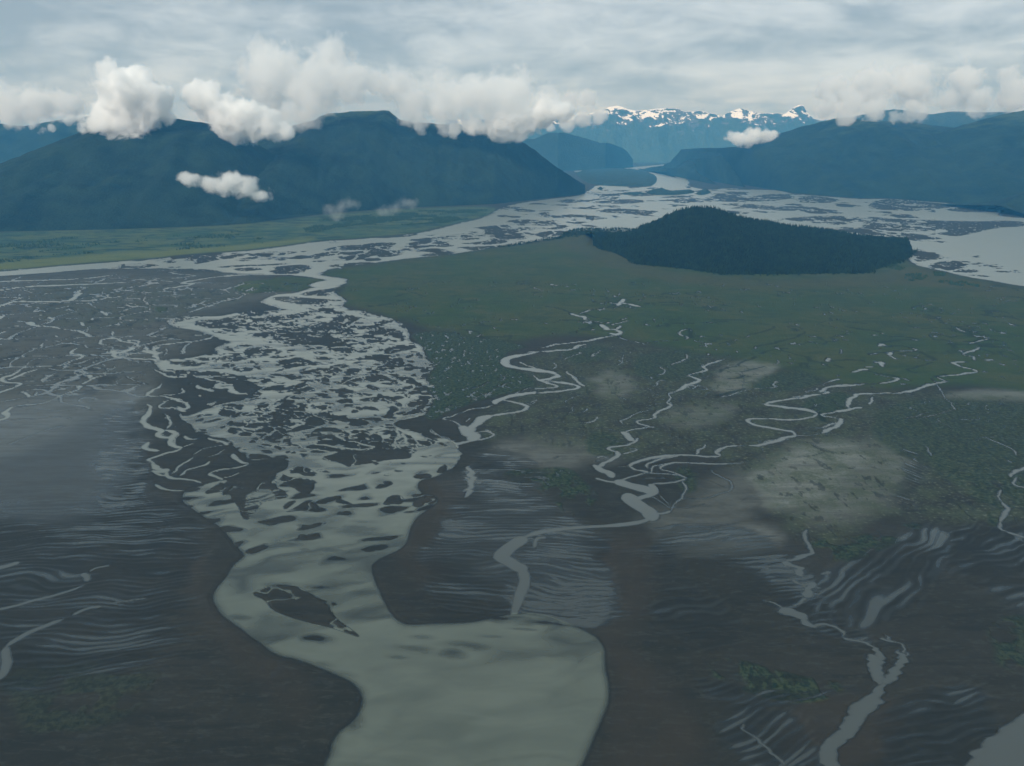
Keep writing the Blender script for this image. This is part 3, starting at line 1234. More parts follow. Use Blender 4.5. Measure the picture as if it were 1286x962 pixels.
# the flats on the left: a connected net of very thin creeks
lfz = np.array([-700, 402, -300, 366, 0, 349, 120, 341, 240, 345, 330, 350, 380, 372, 300, 384, 214, 404, 262, 428, 190, 452, 200, 480, 190, 520, 140, 500, 80, 535, 0, 575, -300, 660, -700, 760.])
P = chaikin(lfz.reshape(-1, 2), True, 1)
sd = poly_sd(P * (1, 2.2), PXG, PYG * 2.2)
net = sstep(-34, 22, sd + 30 * (fbm(GX / 120, GY / 120, 3, 5) - 0.5))
e1, id1 = cells(WX / 190 + 20 + 0.35 * fbm(GX / 90, GY / 90, 2, 1), WY / 110 + 0.4 * fbm(GX / 80, GY / 80, 2, 4), 3)
r2 = RID(WX / 90 + 7, WY / 80, 2, 4)
pt = fbm(GX / 260, GY / 300, 3, 6)
dn_ = np.maximum(1 - sstep(0.0, 0.075 * (0.4 + 1.6 * pt), e1), sstep(0.42, 0.58, pt) * sstep(0.955, 0.99, r2)) * net
H = np.where(H > -0.02, np.minimum(H, 0.30 - 0.50 * dn_ + (1 - net)), H)
SILT = np.maximum(SILT, 0.55 * sstep(0.2, 0.8, net))

# ------------------------------------------------------------------ cover of the flats
MASK = {k: np.zeros((NR, NC), np.float32) for k in ('veg', 'lush', 'yel', 'brown', 'marsh', 'sparse', 'pale', 'wet', 'cut')}


def soft_zone(v, soft):
    P = chaikin(v.reshape(-1, 2), True, 2)
    s = window(P[:, 0], P[:, 1], soft * 2 + 4, soft * 1.5 + 4)
    k = 2.2                                       # foreshortening of the soft border
    nx = (fbm(GX[s] / 60, GY[s] / 60, 4, 2) - 0.5) * soft * 2.6
    sd = poly_sd(P * (1, k), PXG[s] + nx, PYG[s] * k)
    return s, sstep(-soft, soft, sd)


cur = None
for tk in rows_of(ZONES):
    if tk[0] in MASK:
        cur = tk[0], float(tk[1]), float(tk[2]); continue
    s, w = soft_zone(np.array(list(map(float, tk))), cur[2])
    MASK[cur[0]][s] = np.maximum(MASK[cur[0]][s], w * cur[1])

# dark overgrown creeks in the meadow
sc = 1
for tk in rows_of(DARKLINES):
    v = np.array(list(map(float, tk)))
    if len(v) == 3:
        ox, oy, sc = v; continue
    P = chaikin(v[1:].reshape(-1, 2) / sc + (ox, oy), False, 2)
    wx, wy = gxy(P[:, 0], P[:, 1])
    s = window(P[:, 0], P[:, 1], 8, 6)
    D = np.full(GX[s].shape, BIG)
    for i in range(len(P) - 1):
        D = np.minimum(D, seg_dist(WX[s], WY[s], (wx[i], wy[i]), (wx[i + 1], wy[i + 1]))[0])
    r = v[0] * depth_of(P[:, 1]).mean() / FPX
    MASK['cut'][s] = np.maximum(MASK['cut'][s], 1 - sstep(0.35 * r, 1.25 * r, D))

mv = MASK['veg'] * sstep(345, 360, PYG)
m1 = RID(WX / 210 + 3, WY / 240, 4, 2)
MASK['cut'] = np.maximum(MASK['cut'], (mv * sstep(0.955, 0.99, m1) * sstep(0.36, 0.55, fbm(GX / 300, GY / 400, 2, 5)) * 0.8).astype(np.float32))
m2 = fbm(GX / 16, GY / 20, 3, 7)
pd = mv * sstep(0.865, 0.90, 0.62 * m2 + 0.45 * m1)
H = np.where(H > 0, H * (1 - pd) - 0.1 * pd, H)

# the cover never grows in the water
land = sstep(0.0, 0.25, H)
for k in ('veg', 'marsh', 'lush', 'yel'):
    MASK[k] *= land
MASK['marsh'] *= 1 - 0.0 * MASK['veg']

MASK['marsh'] *= 1 - sstep(560, 620, PYG) * (1 - sstep(0.33, 0.50, fbm(GX / 20, GY / 26, 3, 2)))
MASK['pale'] = np.maximum(MASK['pale'], (0.30 * net * (1 - MASK['veg'])).astype(np.float32))
# hummocks and pools of the salt marsh (real pools: the ground dips below the water)
hum = fbm(GX / 9, GY / 16, 3, 3, 0.6)
hum2 = fbm(GX / 6 + 40, GY / 9, 2, 6)
H = np.where(H > 0.05, H + MASK['marsh'] * (0.5 * (hum - 0.4)) , H)
pool = MASK['marsh'] * sstep(0.57, 0.63, 0.72 * hum + 0.28 * hum2)
pool2 = MASK['sparse'] * (1 - MASK['marsh']) * sstep(0.66, 0.72, fbm(GX / 10 + 9, GY / 20, 3, 4, 0.6)) * 0.9
H = np.where(H > 0.0, H * (1 - pool) - 0.06 * pool, H)
H = np.where(H > 0.0, H * (1 - pool2) - 0.035 * pool2, H)
# small pools of the upper left flats
z = soft_zone(np.array([-700, 400, -300, 360, 0, 350, 280, 352, 320, 372, 220, 396, 260, 425, 190, 445, 180, 490, 100, 500, 0, 530, -300, 620, -700, 700.]), 10)
lf = np.zeros((NR, NC)); lf[z[0]] = z[1]
pl = lf * 0.7 * sstep(0.67, 0.74, fbm(GX / 42, GY / 60, 4, 7, 0.55)) * (1 - MASK['veg'])
H = np.where(H > 0.0, H * (1 - pl) - 0.05 * pl, H)

# hair-thin tributaries between the creeks on the right
rz = np.array([600, 480, 700, 445, 800, 430, 930, 450, 1080, 490, 1290, 500, 1600, 540, 1600, 720, 1290, 690, 1110, 640, 950, 640, 860, 600, 760, 570, 640, 560.])
P = chaikin(rz.reshape(-1, 2), True, 1)
rn = sstep(-10, 24, poly_sd(P * (1, 2.2), PXG, PYG * 2.2) + 20 * (fbm(GX / 70, GY / 70, 3, 5) - 0.5))
e1, id1 = cells(WX / 105 + 30 + 0.5 * fbm(GX / 60, GY / 60, 2, 1), WY / 95 + 0.5 * fbm(GX / 60, GY / 60, 2, 4), 6)
gt = sstep(0.44, 0.58, fbm(GX / 140, GY / 160, 3, 2))
dn_ = (1 - sstep(0.0, 0.035, e1)) * rn * gt
H = np.where((H > -0.02) & (dn_ > 0.02), np.minimum(H, 0.25 - 0.40 * dn_), H)

# rippled sand, water lies in the troughs
zr = None
RIP = np.zeros((NR, NC), np.float32)
for tk in rows_of(RIPPLES):
    v = np.array(list(map(float, tk)))
    if len(v) == 5:
        zr = v; continue
    s, w = soft_zone(v, zr[1])
    a = math.radians(zr[4])
    X, Y = GX[s], GY[s]
    X = X + 30 * (fbm(X / 150, Y / 150, 2, 3) - 0.5); Y = Y + 46 * (fbm(GX[s] / 150, GY[s] / 150, 3, 5) - 0.5)
    u = X * math.cos(a) + Y * math.sin(a); q = -X * math.sin(a) + Y * math.cos(a)
    if zr[4] == 100:
        u, q = X * .9 - Y * .4, X * .4 + Y * .5
    lam = zr[3]
    ph = q / lam + 2.3 * (fbm(u / 75, q / 40, 3, 1) - 0.5) + 1.2 * (fbm(u / 300, q / 300, 2, 4) - 0.5)
    line = 0.5 + 0.5 * np.cos(2 * np.pi * ph)
    patch = fbm(u / zr[2], q / (lam * 1.4), 3, 2, 0.55)
    lv = vnoise(GX[s] / 110, GY[s] / 110, 6)
    n = 0.42 * line + 1.05 * (patch - 0.5) + 0.35 * (lv - 0.5) + 0.42
    thr = 1.10 - 0.62 * zr[0] * w
    dip = np.clip((n - thr) * 1.1, 0, 0.30)
    m = (H[s] > -0.02) & (w > 0.02)
    H[s] = np.where(m, np.minimum(H[s], 0.03 - dip * 1.0 + 0.25 * np.clip(thr - n, 0, 1) + (1 - w) * 0.9), H[s])
    RIP[s] = np.maximum(RIP[s], w * sstep(thr - 0.35, thr, n))
MASK['wet'] = np.clip(MASK['wet'] + 0.35 * RIP, 0, 1)
DEP = np.clip(-H, 0, 2)
MASK['rim'] = (1 - sstep(0.02, 0.30, H)).astype(np.float32)          # soaked mud along every waterline


# ------------------------------------------------------------------ mesh helpers
def mesh_from(name, V, F, smooth=True):
    me = bpy.data.meshes.new(name)
    V = np.ascontiguousarray(V, np.float32); F = np.ascontiguousarray(F, np.int32)
    k = F.shape[1]
    me.vertices.add(len(V)); me.vertices.foreach_set('co', V.ravel())
    me.loops.add(F.size); me.loops.foreach_set('vertex_index', F.ravel())
    me.polygons.add(len(F)); me.polygons.foreach_set('loop_start', np.arange(0, F.size, k, dtype=np.int32))
    if smooth:
        me.polygons.foreach_set('use_smooth', np.ones(len(F), bool))
    me.update(calc_edges=True)
    return me


def link(name, me, mat, kind=None, label=None, cat=None, group=None, parent=None):
    o = bpy.data.objects.new(name, me)
    if mat is not None and me is not None and not me.materials:
        me.materials.append(mat)
    COL.objects.link(o)
    if kind: o['kind'] = kind
    if label: o['label'] = label
    if cat: o['category'] = cat
    if group: o['group'] = group
    if parent: o.parent = parent
    return o


def attr(me, name, arr):
    a = me.attributes.new(name, 'FLOAT', 'POINT')
    a.data.foreach_set('value', np.ascontiguousarray(arr, np.float32).ravel())


def grid_faces(nr, nc):
    i = np.arange(nr * nc).reshape(nr, nc)
    # rows run from far to near: wind so that normals point up
    return np.stack([i[:-1, :-1], i[1:, :-1], i[1:, 1:], i[:-1, 1:]], -1).reshape(-1, 4)

# ------------------------------------------------------------------ node helpers
class NT:
    def __init__(self, name, world=None):
        if world is None:
            self.mat = bpy.data.materials.new(name)
            self.mat.use_nodes = True
            self.t = self.mat.node_tree
        else:
            self.t = world.node_tree
        self.t.nodes.clear()

    def n(self, typ, **kw):
        nd = self.t.nodes.new(typ)
        for k, v in kw.items():
            if k[0] == '_':
                nd.inputs[k[1:].replace('_', ' ')].default_value = v
            else:
                setattr(nd, k, v)
        return nd

    def l(self, a, b):
        self.t.links.new(a, b)

    def put(self, v, sock):
        if isinstance(v, (int, float)):
            sock.default_value = v
        elif isinstance(v, (tuple, list)):
            sock.default_value = tuple(v) + ((1,) if len(v) == 3 and len(sock.default_value) == 4 else ())
        else:
            self.l(v, sock)

    def math(self, op, a, b=None, c=None, clamp=False):
        nd = self.n('ShaderNodeMath', operation=op, use_clamp=clamp)
        for i, v in enumerate((a, b, c)):
            if v is not None:
                self.put(v, nd.inputs[i])
        return nd.outputs[0]

    def vmath(self, op, a, b=None):
        nd = self.n('ShaderNodeVectorMath', operation=op)
        self.put(a, nd.inputs[0])
        if b is not None:
            self.put(b, nd.inputs[1])
        return nd

    def mix(self, f, a, b):
        nd = self.n('ShaderNodeMix', data_type='RGBA')
        self.put(f, nd.inputs[0]); self.put(a, nd.inputs[6]); self.put(b, nd.inputs[7])
        return nd.outputs[2]

    def ss(self, x, a, b, lo=0.0, hi=1.0):
        nd = self.n('ShaderNodeMapRange', interpolation_type='SMOOTHSTEP')
        self.put(x, nd.inputs[0]); nd.inputs[1].default_value = a; nd.inputs[2].default_value = b
        nd.inputs[3].default_value = lo; nd.inputs[4].default_value = hi
        return nd.outputs[0]

    def noise(self, vec, scale, detail=4, rough=0.55, dist=0.0, sc3=None):
        if sc3 is not None:
            mp = self.n('ShaderNodeMapping')
            mp.inputs['Scale'].default_value = sc3
            self.l(vec, mp.inputs[0]); vec = mp.outputs[0]
        nd = self.n('ShaderNodeTexNoise')
        nd.inputs['Scale'].default_value = scale; nd.inputs['Detail'].default_value = detail
        nd.inputs['Roughness'].default_value = rough; nd.inputs['Distortion'].default_value = dist
        self.l(vec, nd.inputs['Vector'])
        return nd.outputs[0]

    def attr(self, name):
        return self.n('ShaderNodeAttribute', attribute_name=name).outputs['Fac']

    def pos(self):
        return self.n('ShaderNodeNewGeometry').outputs['Position']

    def bump(self, h, dist, strength=1.0):
        b = self.n('ShaderNodeBump')
        b.inputs['Strength'].default_value = strength; b.inputs['Distance'].default_value = dist
        self.l(h, b.inputs['Height'])
        return b.outputs[0]

    def out(self, surf=None, vol=None, kind='ShaderNodeOutputMaterial'):
        o = self.n(kind)
        if surf: self.l(surf, o.inputs['Surface'])
        if vol: self.l(vol, o.inputs['Volume'])
        return self.mat if hasattr(self, 'mat') else None


def mat_ground():
    m = NT('tidal_flat')
    p = m.pos()
    big = m.noise(p, 1 / 300, 5)
    mid = m.noise(p, 1 / 45, 6, 0.65)
    fine = m.noise(p, 1 / 7, 4, 0.7)
    streak = m.noise(p, 1.0, 5, 0.62, sc3=(1 / 90, 1 / 14, 1))
    ripl = m.noise(p, 1.0, 4, 0.65, 0.8, sc3=(1 / 18, 1 / 6, 1))
    # wet grey silt
    col = m.mix(m.ss(big, .35, .65), (.028, .028, .020), (.038, .036, .027))
    col = m.mix(m.ss(streak, .42, .68, 0, .7), col, (.018, .020, .016))
    col = m.mix(m.ss(ripl, .50, .68, 0, .55), col, (.056, .059, .050))
    col = m.mix(m.ss(fine, .35, .75, .35, 0), col, (.020, .022, .019))
    col = m.mix(m.math('MULTIPLY', m.attr('brown'), m.ss(mid, .25, .75, .35, .8)), col, (.047, .039, .028))
    col = m.mix(m.math('MULTIPLY', m.attr('pale'), m.ss(m.math('ADD', m.math('MULTIPLY', streak, .5), m.math('MULTIPLY', mid, .5)), .34, .60, .35, 1.0)), col, (.190, .202, .182))
    # thin growth
    sp = m.math('MULTIPLY', m.attr('sparse'), m.ss(m.math('ADD', m.math('MULTIPLY', mid, .6), m.math('MULTIPLY', fine, .4)), .40, .60))
    col = m.mix(sp, col, (.050, .062, .036))
    sp2 = m.math('MULTIPLY', m.attr('sparse'), m.ss(fine, .56, .66, 0, .8))
    col = m.mix(sp2, col, (.115, .13, .108))
    sp3 = m.math('MULTIPLY', m.attr('sparse'), m.ss(fine, .44, .34, 0, .6))
    col = m.mix(sp3, col, (.020, .030, .020))
    # sedge meadow
    g = m.mix(m.ss(big, .35, .65), (.032, .056, .018), (.052, .060, .022))
    g = m.mix(m.ss(mid, .45, .70, 0, .7), g, (.024, .044, .018))
    pat = m.noise(p, 1.0, 6, 0.62, 0.8, sc3=(1 / 130, 1 / 95, 1))
    g = m.mix(m.ss(pat, .50, .62, 0, .75), g, (.024, .042, .020))
    g = m.mix(m.ss(pat, .42, .34, 0, .55), g, (.072, .072, .034))
    g = m.mix(m.ss(streak, .50, .72, 0, .5), g, (.062, .074, .028))
    g = m.mix(m.ss(fine, .35, .65, .35, 0), g, (.024, .040, .020))
    g = m.mix(m.math('MULTIPLY', m.attr('brown'), .8), g, (.068, .056, .032))
    fg = m.noise(p, 1.0, 5, 0.6, sc3=(1 / 260, 1 / 150, 1))
    fh = m.noise(p, 1.0, 6, 0.68, sc3=(1 / 120, 1 / 60, 1))
    l = m.mix(m.ss(fg, .42, .56), (.034, .066, .034), (.070, .092, .040))
    l = m.mix(m.ss(fh, .50, .58), l, (.016, .036, .026))
    l = m.mix(m.math('MULTIPLY', m.attr('yel'), m.ss(fh, .30, .55, .35, .95)), l, (.100, .118, .040))
    g = m.mix(m.attr('lush'), g, l)
    g = m.mix(m.math('MULTIPLY', m.math('MULTIPLY', m.attr('yel'), m.math('SUBTRACT', 1.0, m.attr('lush'))), .7), g, (.075, .095, .036))
    vg = m.math('MULTIPLY', m.attr('veg'), m.ss(fine, .15, .5, .8, 1.0))
    col = m.mix(vg, col, g)
    # salt-marsh hummocks
    ms = m.math('MULTIPLY', m.attr('marsh'), m.ss(m.math('ADD', m.math('MULTIPLY', mid, .35), m.math('MULTIPLY', fine, .65)), .33, .5, .55, 1.0))
    hc = m.mix(m.ss(fine, .40, .60), (.010, .024, .014), (.046, .062, .034))
    hc = m.mix(m.ss(fine, .62, .72, 0, .45), hc, (.095, .11, .10))
    col = m.mix(ms, col, hc)
    col = m.mix(m.math('MULTIPLY', m.attr('cut'), .85), col, (.010, .018, .013))
    col = m.mix(m.math('MULTIPLY', m.attr('rim'), m.ss(mid, .3, .6, .30, .75)), col, (.016, .018, .015))
    b = m.n('ShaderNodeBsdfPrincipled')
    m.l(col, b.inputs['Base Color'])
    dry = m.math('MAXIMUM', m.attr('veg'), m.attr('marsh'))
    wet = m.math('MULTIPLY', m.math('SUBTRACT', 1.0, dry), m.attr('wet'))
    ro = m.math('SUBTRACT', .75, m.math('MULTIPLY', wet, m.ss(streak, .2, .7, .30, .50)))
    m.l(ro, b.inputs['Roughness'])
    sp = m.math('ADD', .10, m.math('MULTIPLY', wet, .45))
    m.l(sp, b.inputs['Specular IOR Level'])
    hh = m.math('ADD', m.math('MULTIPLY', fine, m.math('ADD', .15, dry)), m.math('MULTIPLY', mid, m.math('MULTIPLY', dry, 2)))
    m.l(m.bump(hh, 1.6, .7), b.inputs['Normal'])
    return m.out(b.outputs[0])


def mat_water():
    m = NT('silty_water')
    p = m.pos()
    dep, silt = m.attr('depth'), m.attr('silt')
    rip = m.noise(p, 1.0, 3, 0.6, sc3=(1 / 9, 1 / 4, 1))
    flow = m.noise(p, 1.0, 5, 0.6, 1.0, sc3=(1 / 80, 1 / 30, 1))
    nrm = m.bump(rip, .25, .14)
    near = m.n('ShaderNodeSeparateXYZ'); m.l(p, near.inputs[0])
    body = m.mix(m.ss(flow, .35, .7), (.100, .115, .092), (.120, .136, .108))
    glare = m.attr('glare')                       # grazing sky glare painted into the body colour, paler with distance
    body = m.mix(glare, body, m.mix(m.ss(flow, .35, .7), (.185, .200, .172), (.225, .240, .208)))
    body = m.mix(m.ss(silt, .40, .95), m.mix(glare, (.072, .080, .074), (.160, .174, .162)), body)
    sol = m.n('ShaderNodeBsdfPrincipled')
    m.l(body, sol.inputs['Base Color'])
    sol.inputs['Roughness'].default_value = .28
    sol.inputs['IOR'].default_value = 1.33
    m.l(nrm, sol.inputs['Normal'])
    tr = m.n('ShaderNodeBsdfTransparent')
    gl = m.n('ShaderNodeBsdfGlossy'); gl.inputs['Roughness'].default_value = .24
    gl.inputs['Color'].default_value = (1, 1, 1, 1)
    m.l(nrm, gl.inputs['Normal'])
    fr = m.n('ShaderNodeFresnel'); fr.inputs['IOR'].default_value = 1.33
    m.l(nrm, fr.inputs['Normal'])
    cl = m.n('ShaderNodeMixShader')
    m.l(fr.outputs[0], cl.inputs[0]); m.l(tr.outputs[0], cl.inputs[1]); m.l(gl.outputs[0], cl.inputs[2])
    # suspended silt hides the bed within a few decimetres
    k = m.math('ADD', 4.6, m.math('MULTIPLY', silt, 1.4))
    op = m.math('SUBTRACT', 1.0, m.math('POWER', 2.718, m.math('MULTIPLY', m.math('MULTIPLY', dep, k), -1.0)))
    mx = m.n('ShaderNodeMixShader')
    m.l(op, mx.inputs[0]); m.l(cl.outputs[0], mx.inputs[1]); m.l(sol.outputs[0], mx.inputs[2])
    return m.out(mx.outputs[0])


def mat_forest(name, dark, light, meadow=None, snow=None, fine=14.0):
    """wooded slope: tree-sized mottling, gully scale variation, optional alpine grass / snow"""
    m = NT(name)
    p = m.pos()
    t = m.noise(p, 1 / fine, 3, 0.7)
    g = m.noise(p, 1 / 160, 5, 0.6)
    b_ = m.noise(p, 1 / 700, 4, 0.6)
    f = m.math('ADD', m.math('MULTIPLY', t, .55), m.math('MULTIPLY', g, .45))
    col = m.mix(m.ss(f, .40, .62), dark, light)
    col = m.mix(m.ss(b_, .45, .7, 0, .45), col, light)
    z = m.n('ShaderNodeSeparateXYZ'); m.l(p, z.inputs[0])
    gn = m.n('ShaderNodeNewGeometry')
    nz = m.n('ShaderNodeSeparateXYZ'); m.l(gn.outputs['Normal'], nz.inputs[0])
    if meadow:
        zz = m.math('ADD', z.outputs[2], m.math('MULTIPLY', m.math('SUBTRACT', g, .5), 500))
        col = m.mix(m.ss(zz, meadow[0], meadow[1], 0, .8), col, meadow[2])
    if snow:
        sn = m.noise(p, 1.0, 7, 0.64, 0.6, sc3=(1 / 300, 1 / 500, 1 / 170))
        zz = m.math('ADD', z.outputs[2], m.math('MULTIPLY', m.math('SUBTRACT', sn, .5), snow[2]))
        zz = m.math('ADD', zz, m.math('MULTIPLY', m.math('SUBTRACT', nz.outputs[2], .8), snow[3]))
        rock = m.mix(m.ss(zz, snow[0] - 260, snow[0] - 60), col, (.10, .105, .10))
        col = m.mix(m.ss(zz, snow[0], snow[1]), rock, (.86, .87, .88))
    b = m.n('ShaderNodeBsdfPrincipled')
    m.l(col, b.inputs['Base Color'])
    b.inputs['Roughness'].default_value = .85
    b.inputs['Specular IOR Level'].default_value = .1
    m.l(m.bump(f, fine * 1.1, .8), b.inputs['Normal'])
    return m.out(b.outputs[0])


def mat_leaf(name, c0, c1, scale=1 / 6):
    m = NT(name)
    oi = m.noise(m.pos(), scale, 3, 0.6)
    b = m.n('ShaderNodeBsdfPrincipled')
    m.l(m.mix(m.ss(oi, .3, .7), c0, c1), b.inputs['Base Color'])
    b.inputs['Roughness'].default_value = .8
    b.inputs['Specular IOR Level'].default_value = .15
    return m.out(b.outputs[0])


# ------------------------------------------------------------------ ground and water sheets
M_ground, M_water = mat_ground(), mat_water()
F = grid_faces(NR, NC)
V = np.stack([GX, GY, H * 1.0 + 0.0], -1).reshape(-1, 3)
gm = mesh_from('ground', V, F)
for k in MASK:
    attr(gm, k, MASK[k])
link('ground', gm, M_ground, 'structure')

wetv = (H < 0.06)
w4 = wetv.ravel()[F]
Fw = F[w4.any(1)]
used = np.unique(Fw)
remap = np.full(NR * NC, -1, np.int32); remap[used] = np.arange(len(used))
Vw = V[used].copy(); Vw[:, 2] = 0.0
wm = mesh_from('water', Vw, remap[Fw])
attr(wm, 'glare', (1 - sstep(470, 720, PYG)).ravel()[used])  # weight of the painted sky glare: full far off, none close by
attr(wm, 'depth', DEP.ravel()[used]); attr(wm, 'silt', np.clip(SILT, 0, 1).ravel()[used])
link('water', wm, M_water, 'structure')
print('ground', len(V), 'water', len(Vw))

# ------------------------------------------------------------------ hills
def ridge(name, foot, crest, back, mat, nu=320, nv=110, rough=60, gully=110, prof=1.25, seed=0, gs=1.0):
    """foot: shoreline survey points (px,py); crest: (px,py,distance); back: depth of the far slope"""
    fx, fy = gxy([p[0] for p in foot], [p[1] for p in foot])
    o = np.argsort(fx); fx, fy = fx[o], fy[o]
    c = np.array([at_dist(*p) for p in crest]); c = c[np.argsort(c[:, 0])]
    x0, x1 = c[0, 0], c[-1, 0]
    X = np.linspace(x0, x1, nu)
    Yf = np.interp(X, fx, fy); Yc = np.interp(X, c[:, 0], c[:, 1]); Zc = np.interp(X, c[:, 0], c[:, 2])
    Yc = np.maximum(Yc, Yf + 60)
    v = np.concatenate([np.linspace(0, 1, nv), 1 + np.linspace(0, 1, nv // 3)[1:]])
    U, Vv = np.meshgrid(X, v)
    Yg = np.where(Vv <= 1, Yf + (Yc - Yf) * Vv, Yc + back * (Vv - 1))
    s = np.where(Vv <= 1, np.clip(Vv, 0, 1), np.clip(2 - Vv, 0, 1))
    base = np.where(Vv <= 1, 1 - (1 - s) ** prof, s ** 1.3)
    ho = 6 * seed
    n = fbm(U / 900 + ho, Yg / 900, 5, seed) - 0.5
    # gullies run down the slope
    wob = 160 * (fbm(U / 500 + ho, Yg / 500, 3, seed + 1) - 0.5)
    gl = 1 - np.abs(2 * fbm((U + wob * gs) / (330 * gs) + ho, Yg / (1500 * gs), 3, seed + 2) - 1)
    env = np.sin(np.pi * np.clip(s, 0, 1)) ** 0.8
    tops = 1 - sstep(0.0, 0.10, 1 - s)
    fine = fbm(U / 40, Yg / 40, 3, seed + 3) - 0.5
    Z = Zc * base + env * (rough * 2 * n - gully * gl + gully * .45) + tops * rough * .3 * n * 2 + fine * 14 * sstep(0, .06, s)
    Z = np.maximum(Z, -3 + 60 * s) - 3 * (1 - sstep(0, .03, s))
    # taper the two ends into the ground
    me = mesh_from(name, np.stack([U, Yg, Z], -1).reshape(-1, 3)[:, :], grid_faces(len(v), nu)[:, ::-1])
    return link(name, me, mat, 'structure')


M_slope = mat_forest('spruce_slope', (.004, .011, .008), (.019, .036, .022), meadow=(620, 820, (.05, .075, .04)))
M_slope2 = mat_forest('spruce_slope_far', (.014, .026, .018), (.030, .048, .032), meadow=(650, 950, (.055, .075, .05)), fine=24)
M_alp = mat_forest('alpine_slope', (.03, .05, .035), (.055, .08, .05), snow=(1075, 1115, 2500, 300), fine=40)

foot_l = [(-1500, 360), (-700, 318), (-300, 301), (0, 291), (150, 288), (300, 283), (400, 270), (500, 262), (620, 257), (700, 248), (730, 244.5), (746, 238)]
ridge('mountain', foot_l, [(-1400, 190, 5600), (-700, 232, 5600), (-300, 262, 5400), (-100, 235, 5500), (0, 207, 5700), (60, 182, 5900), (120, 158, 6100),
      (200, 148, 6300), (280, 158, 6400), (330, 185, 6500), (400, 225, 6600), (440, 250, 6500)], 1500, M_slope, nu=380, seed=1)
ridge('mountain', [(150, 284), (300, 278), (400, 269), (500, 261), (620, 256.5), (700, 247.5), (728, 244.5), (746, 238)],
      [(60, 250, 7400), (180, 215, 7500), (300, 178, 7600), (345, 163, 7700), (400, 150, 7900), (413, 143, 7950), (450, 140.5, 7950), (488, 139, 7950), (503, 151, 7900),
       (550, 155, 7900), (605, 158, 7900), (655, 177, 7900), (672, 188, 7850), (690, 203, 7800), (706, 214, 7760), (720, 224, 7720), (735, 233, 7680), (744, 238, 7660)],
      1800, M_slope, nu=420, seed=2, rough=50, gully=70, prof=1.5)
ridge('mountain', [(-1500, 240), (400, 232)], [(-1400, 170, 10500), (-600, 148, 10500), (-100, 146, 10500), (30, 158, 10500), (80, 150, 10500), (130, 143, 10500), (300, 160, 10500)],
      3000, M_slope, nu=260, seed=3)
ridge('mountain', [(560, 215), (640, 214), (700, 214.5), (760, 213.5), (800, 209.5), (828, 206.8)],
      [(540, 190, 14200), (600, 176, 14200), (640, 172, 14300), (672, 174, 14300), (690, 166, 14300), (712, 166, 14300), (735, 172, 14300), (762, 180, 14300),
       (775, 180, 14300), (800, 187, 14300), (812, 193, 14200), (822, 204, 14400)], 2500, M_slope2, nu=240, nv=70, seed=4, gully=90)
ridge('snow_mountain', [(300, 204), (828, 204.2), (1400, 203.5)],
      [(560, 150, 21500), (680, 150, 21500), (735, 142, 21500), (752, 139, 21500), (765, 134, 21500), (776, 133, 21500), (790, 137, 21500), (800, 139, 21500), (812, 138, 21500), (830, 135.5, 21500), (850, 135, 21500),
       (862, 139, 21500), (880, 138.5, 21500), (895, 144, 21500), (906, 148, 21500), (918, 141, 21500), (930, 136, 21500), (940, 138, 21500), (952, 142, 21500), (968, 141, 21500), (985, 143, 21500),
       (996, 135, 21500), (1003, 131, 21500), (1009, 131, 21500), (1013, 140, 21500), (1022, 148, 21500), (1060, 150, 21500), (1150, 152, 21500), (1300, 150, 21500)],
      3500, M_alp, nu=700, nv=170, seed=5, rough=230, gully=300, prof=1.0, gs=1.8)
foot_r = [(820, 216), (850, 217.5), (864, 222), (872, 229), (893, 237), (911, 234.5), (945, 237), (992, 242), (1035, 246), (1080, 249.5), (1117, 249), (1156, 252), (1200, 255), (1245, 256), (1300, 258), (1600, 262), (2300, 280)]
ridge('mountain', foot_r, [(838, 215, 12600), (858, 210, 12000), (880, 204, 11400), (905, 195, 10600), (920, 188, 10400), (935, 181, 10300), (960, 174, 10200), (985, 166, 10100), (1010, 158, 10000), (1048, 149, 9900), (1062, 147, 9900), (1090, 152, 9900),
      (1130, 152, 9900), (1170, 158, 9900), (1230, 163, 9900), (1400, 150, 9900), (2000, 120, 9900)], 2200, M_slope, nu=420, seed=6, rough=45, gully=80, prof=1.5)
ridge('mountain', [(1040, 246.5), (1080, 249.8), (1117, 249.3), (1156, 252.4), (1200, 255.4), (1245, 256.4), (1300, 259), (1600, 263), (2300, 281)],
      [(1050, 240, 8700), (1090, 215, 8700), (1130, 192, 8700), (1170, 172, 8700), (1200, 160, 8700), (1235, 150, 8700), (1262, 143, 8700), (1286, 138, 8700), (1350, 128, 8700), (1500, 120, 8700), (2200, 110, 8700)],
      1500, M_slope, nu=320, seed=7, rough=40, gully=60, prof=1.4)
ridge('mountain', [(900, 215), (1800, 215)], [(1000, 170, 14500), (1060, 150, 14500), (1100, 141, 14500), (1130, 137, 14500), (1150, 139, 14500), (1175, 143, 14500), (1200, 139, 14500), (1230, 141, 14500), (1300, 140, 14500), (1600, 150, 14500)],
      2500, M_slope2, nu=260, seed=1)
ridge('mountain', [(1250, 272), (1262, 273), (1286, 275), (1400, 284), (1800, 315)],
      [(1253, 268, 5900), (1262, 258, 5950), (1272, 250, 6000), (1286, 243, 6050), (1320, 225, 6100), (1400, 195, 6200), (1600, 170, 6300), (1900, 160, 6300)], 900, M_slope, nu=160, nv=60, seed=2, rough=20, gully=30)

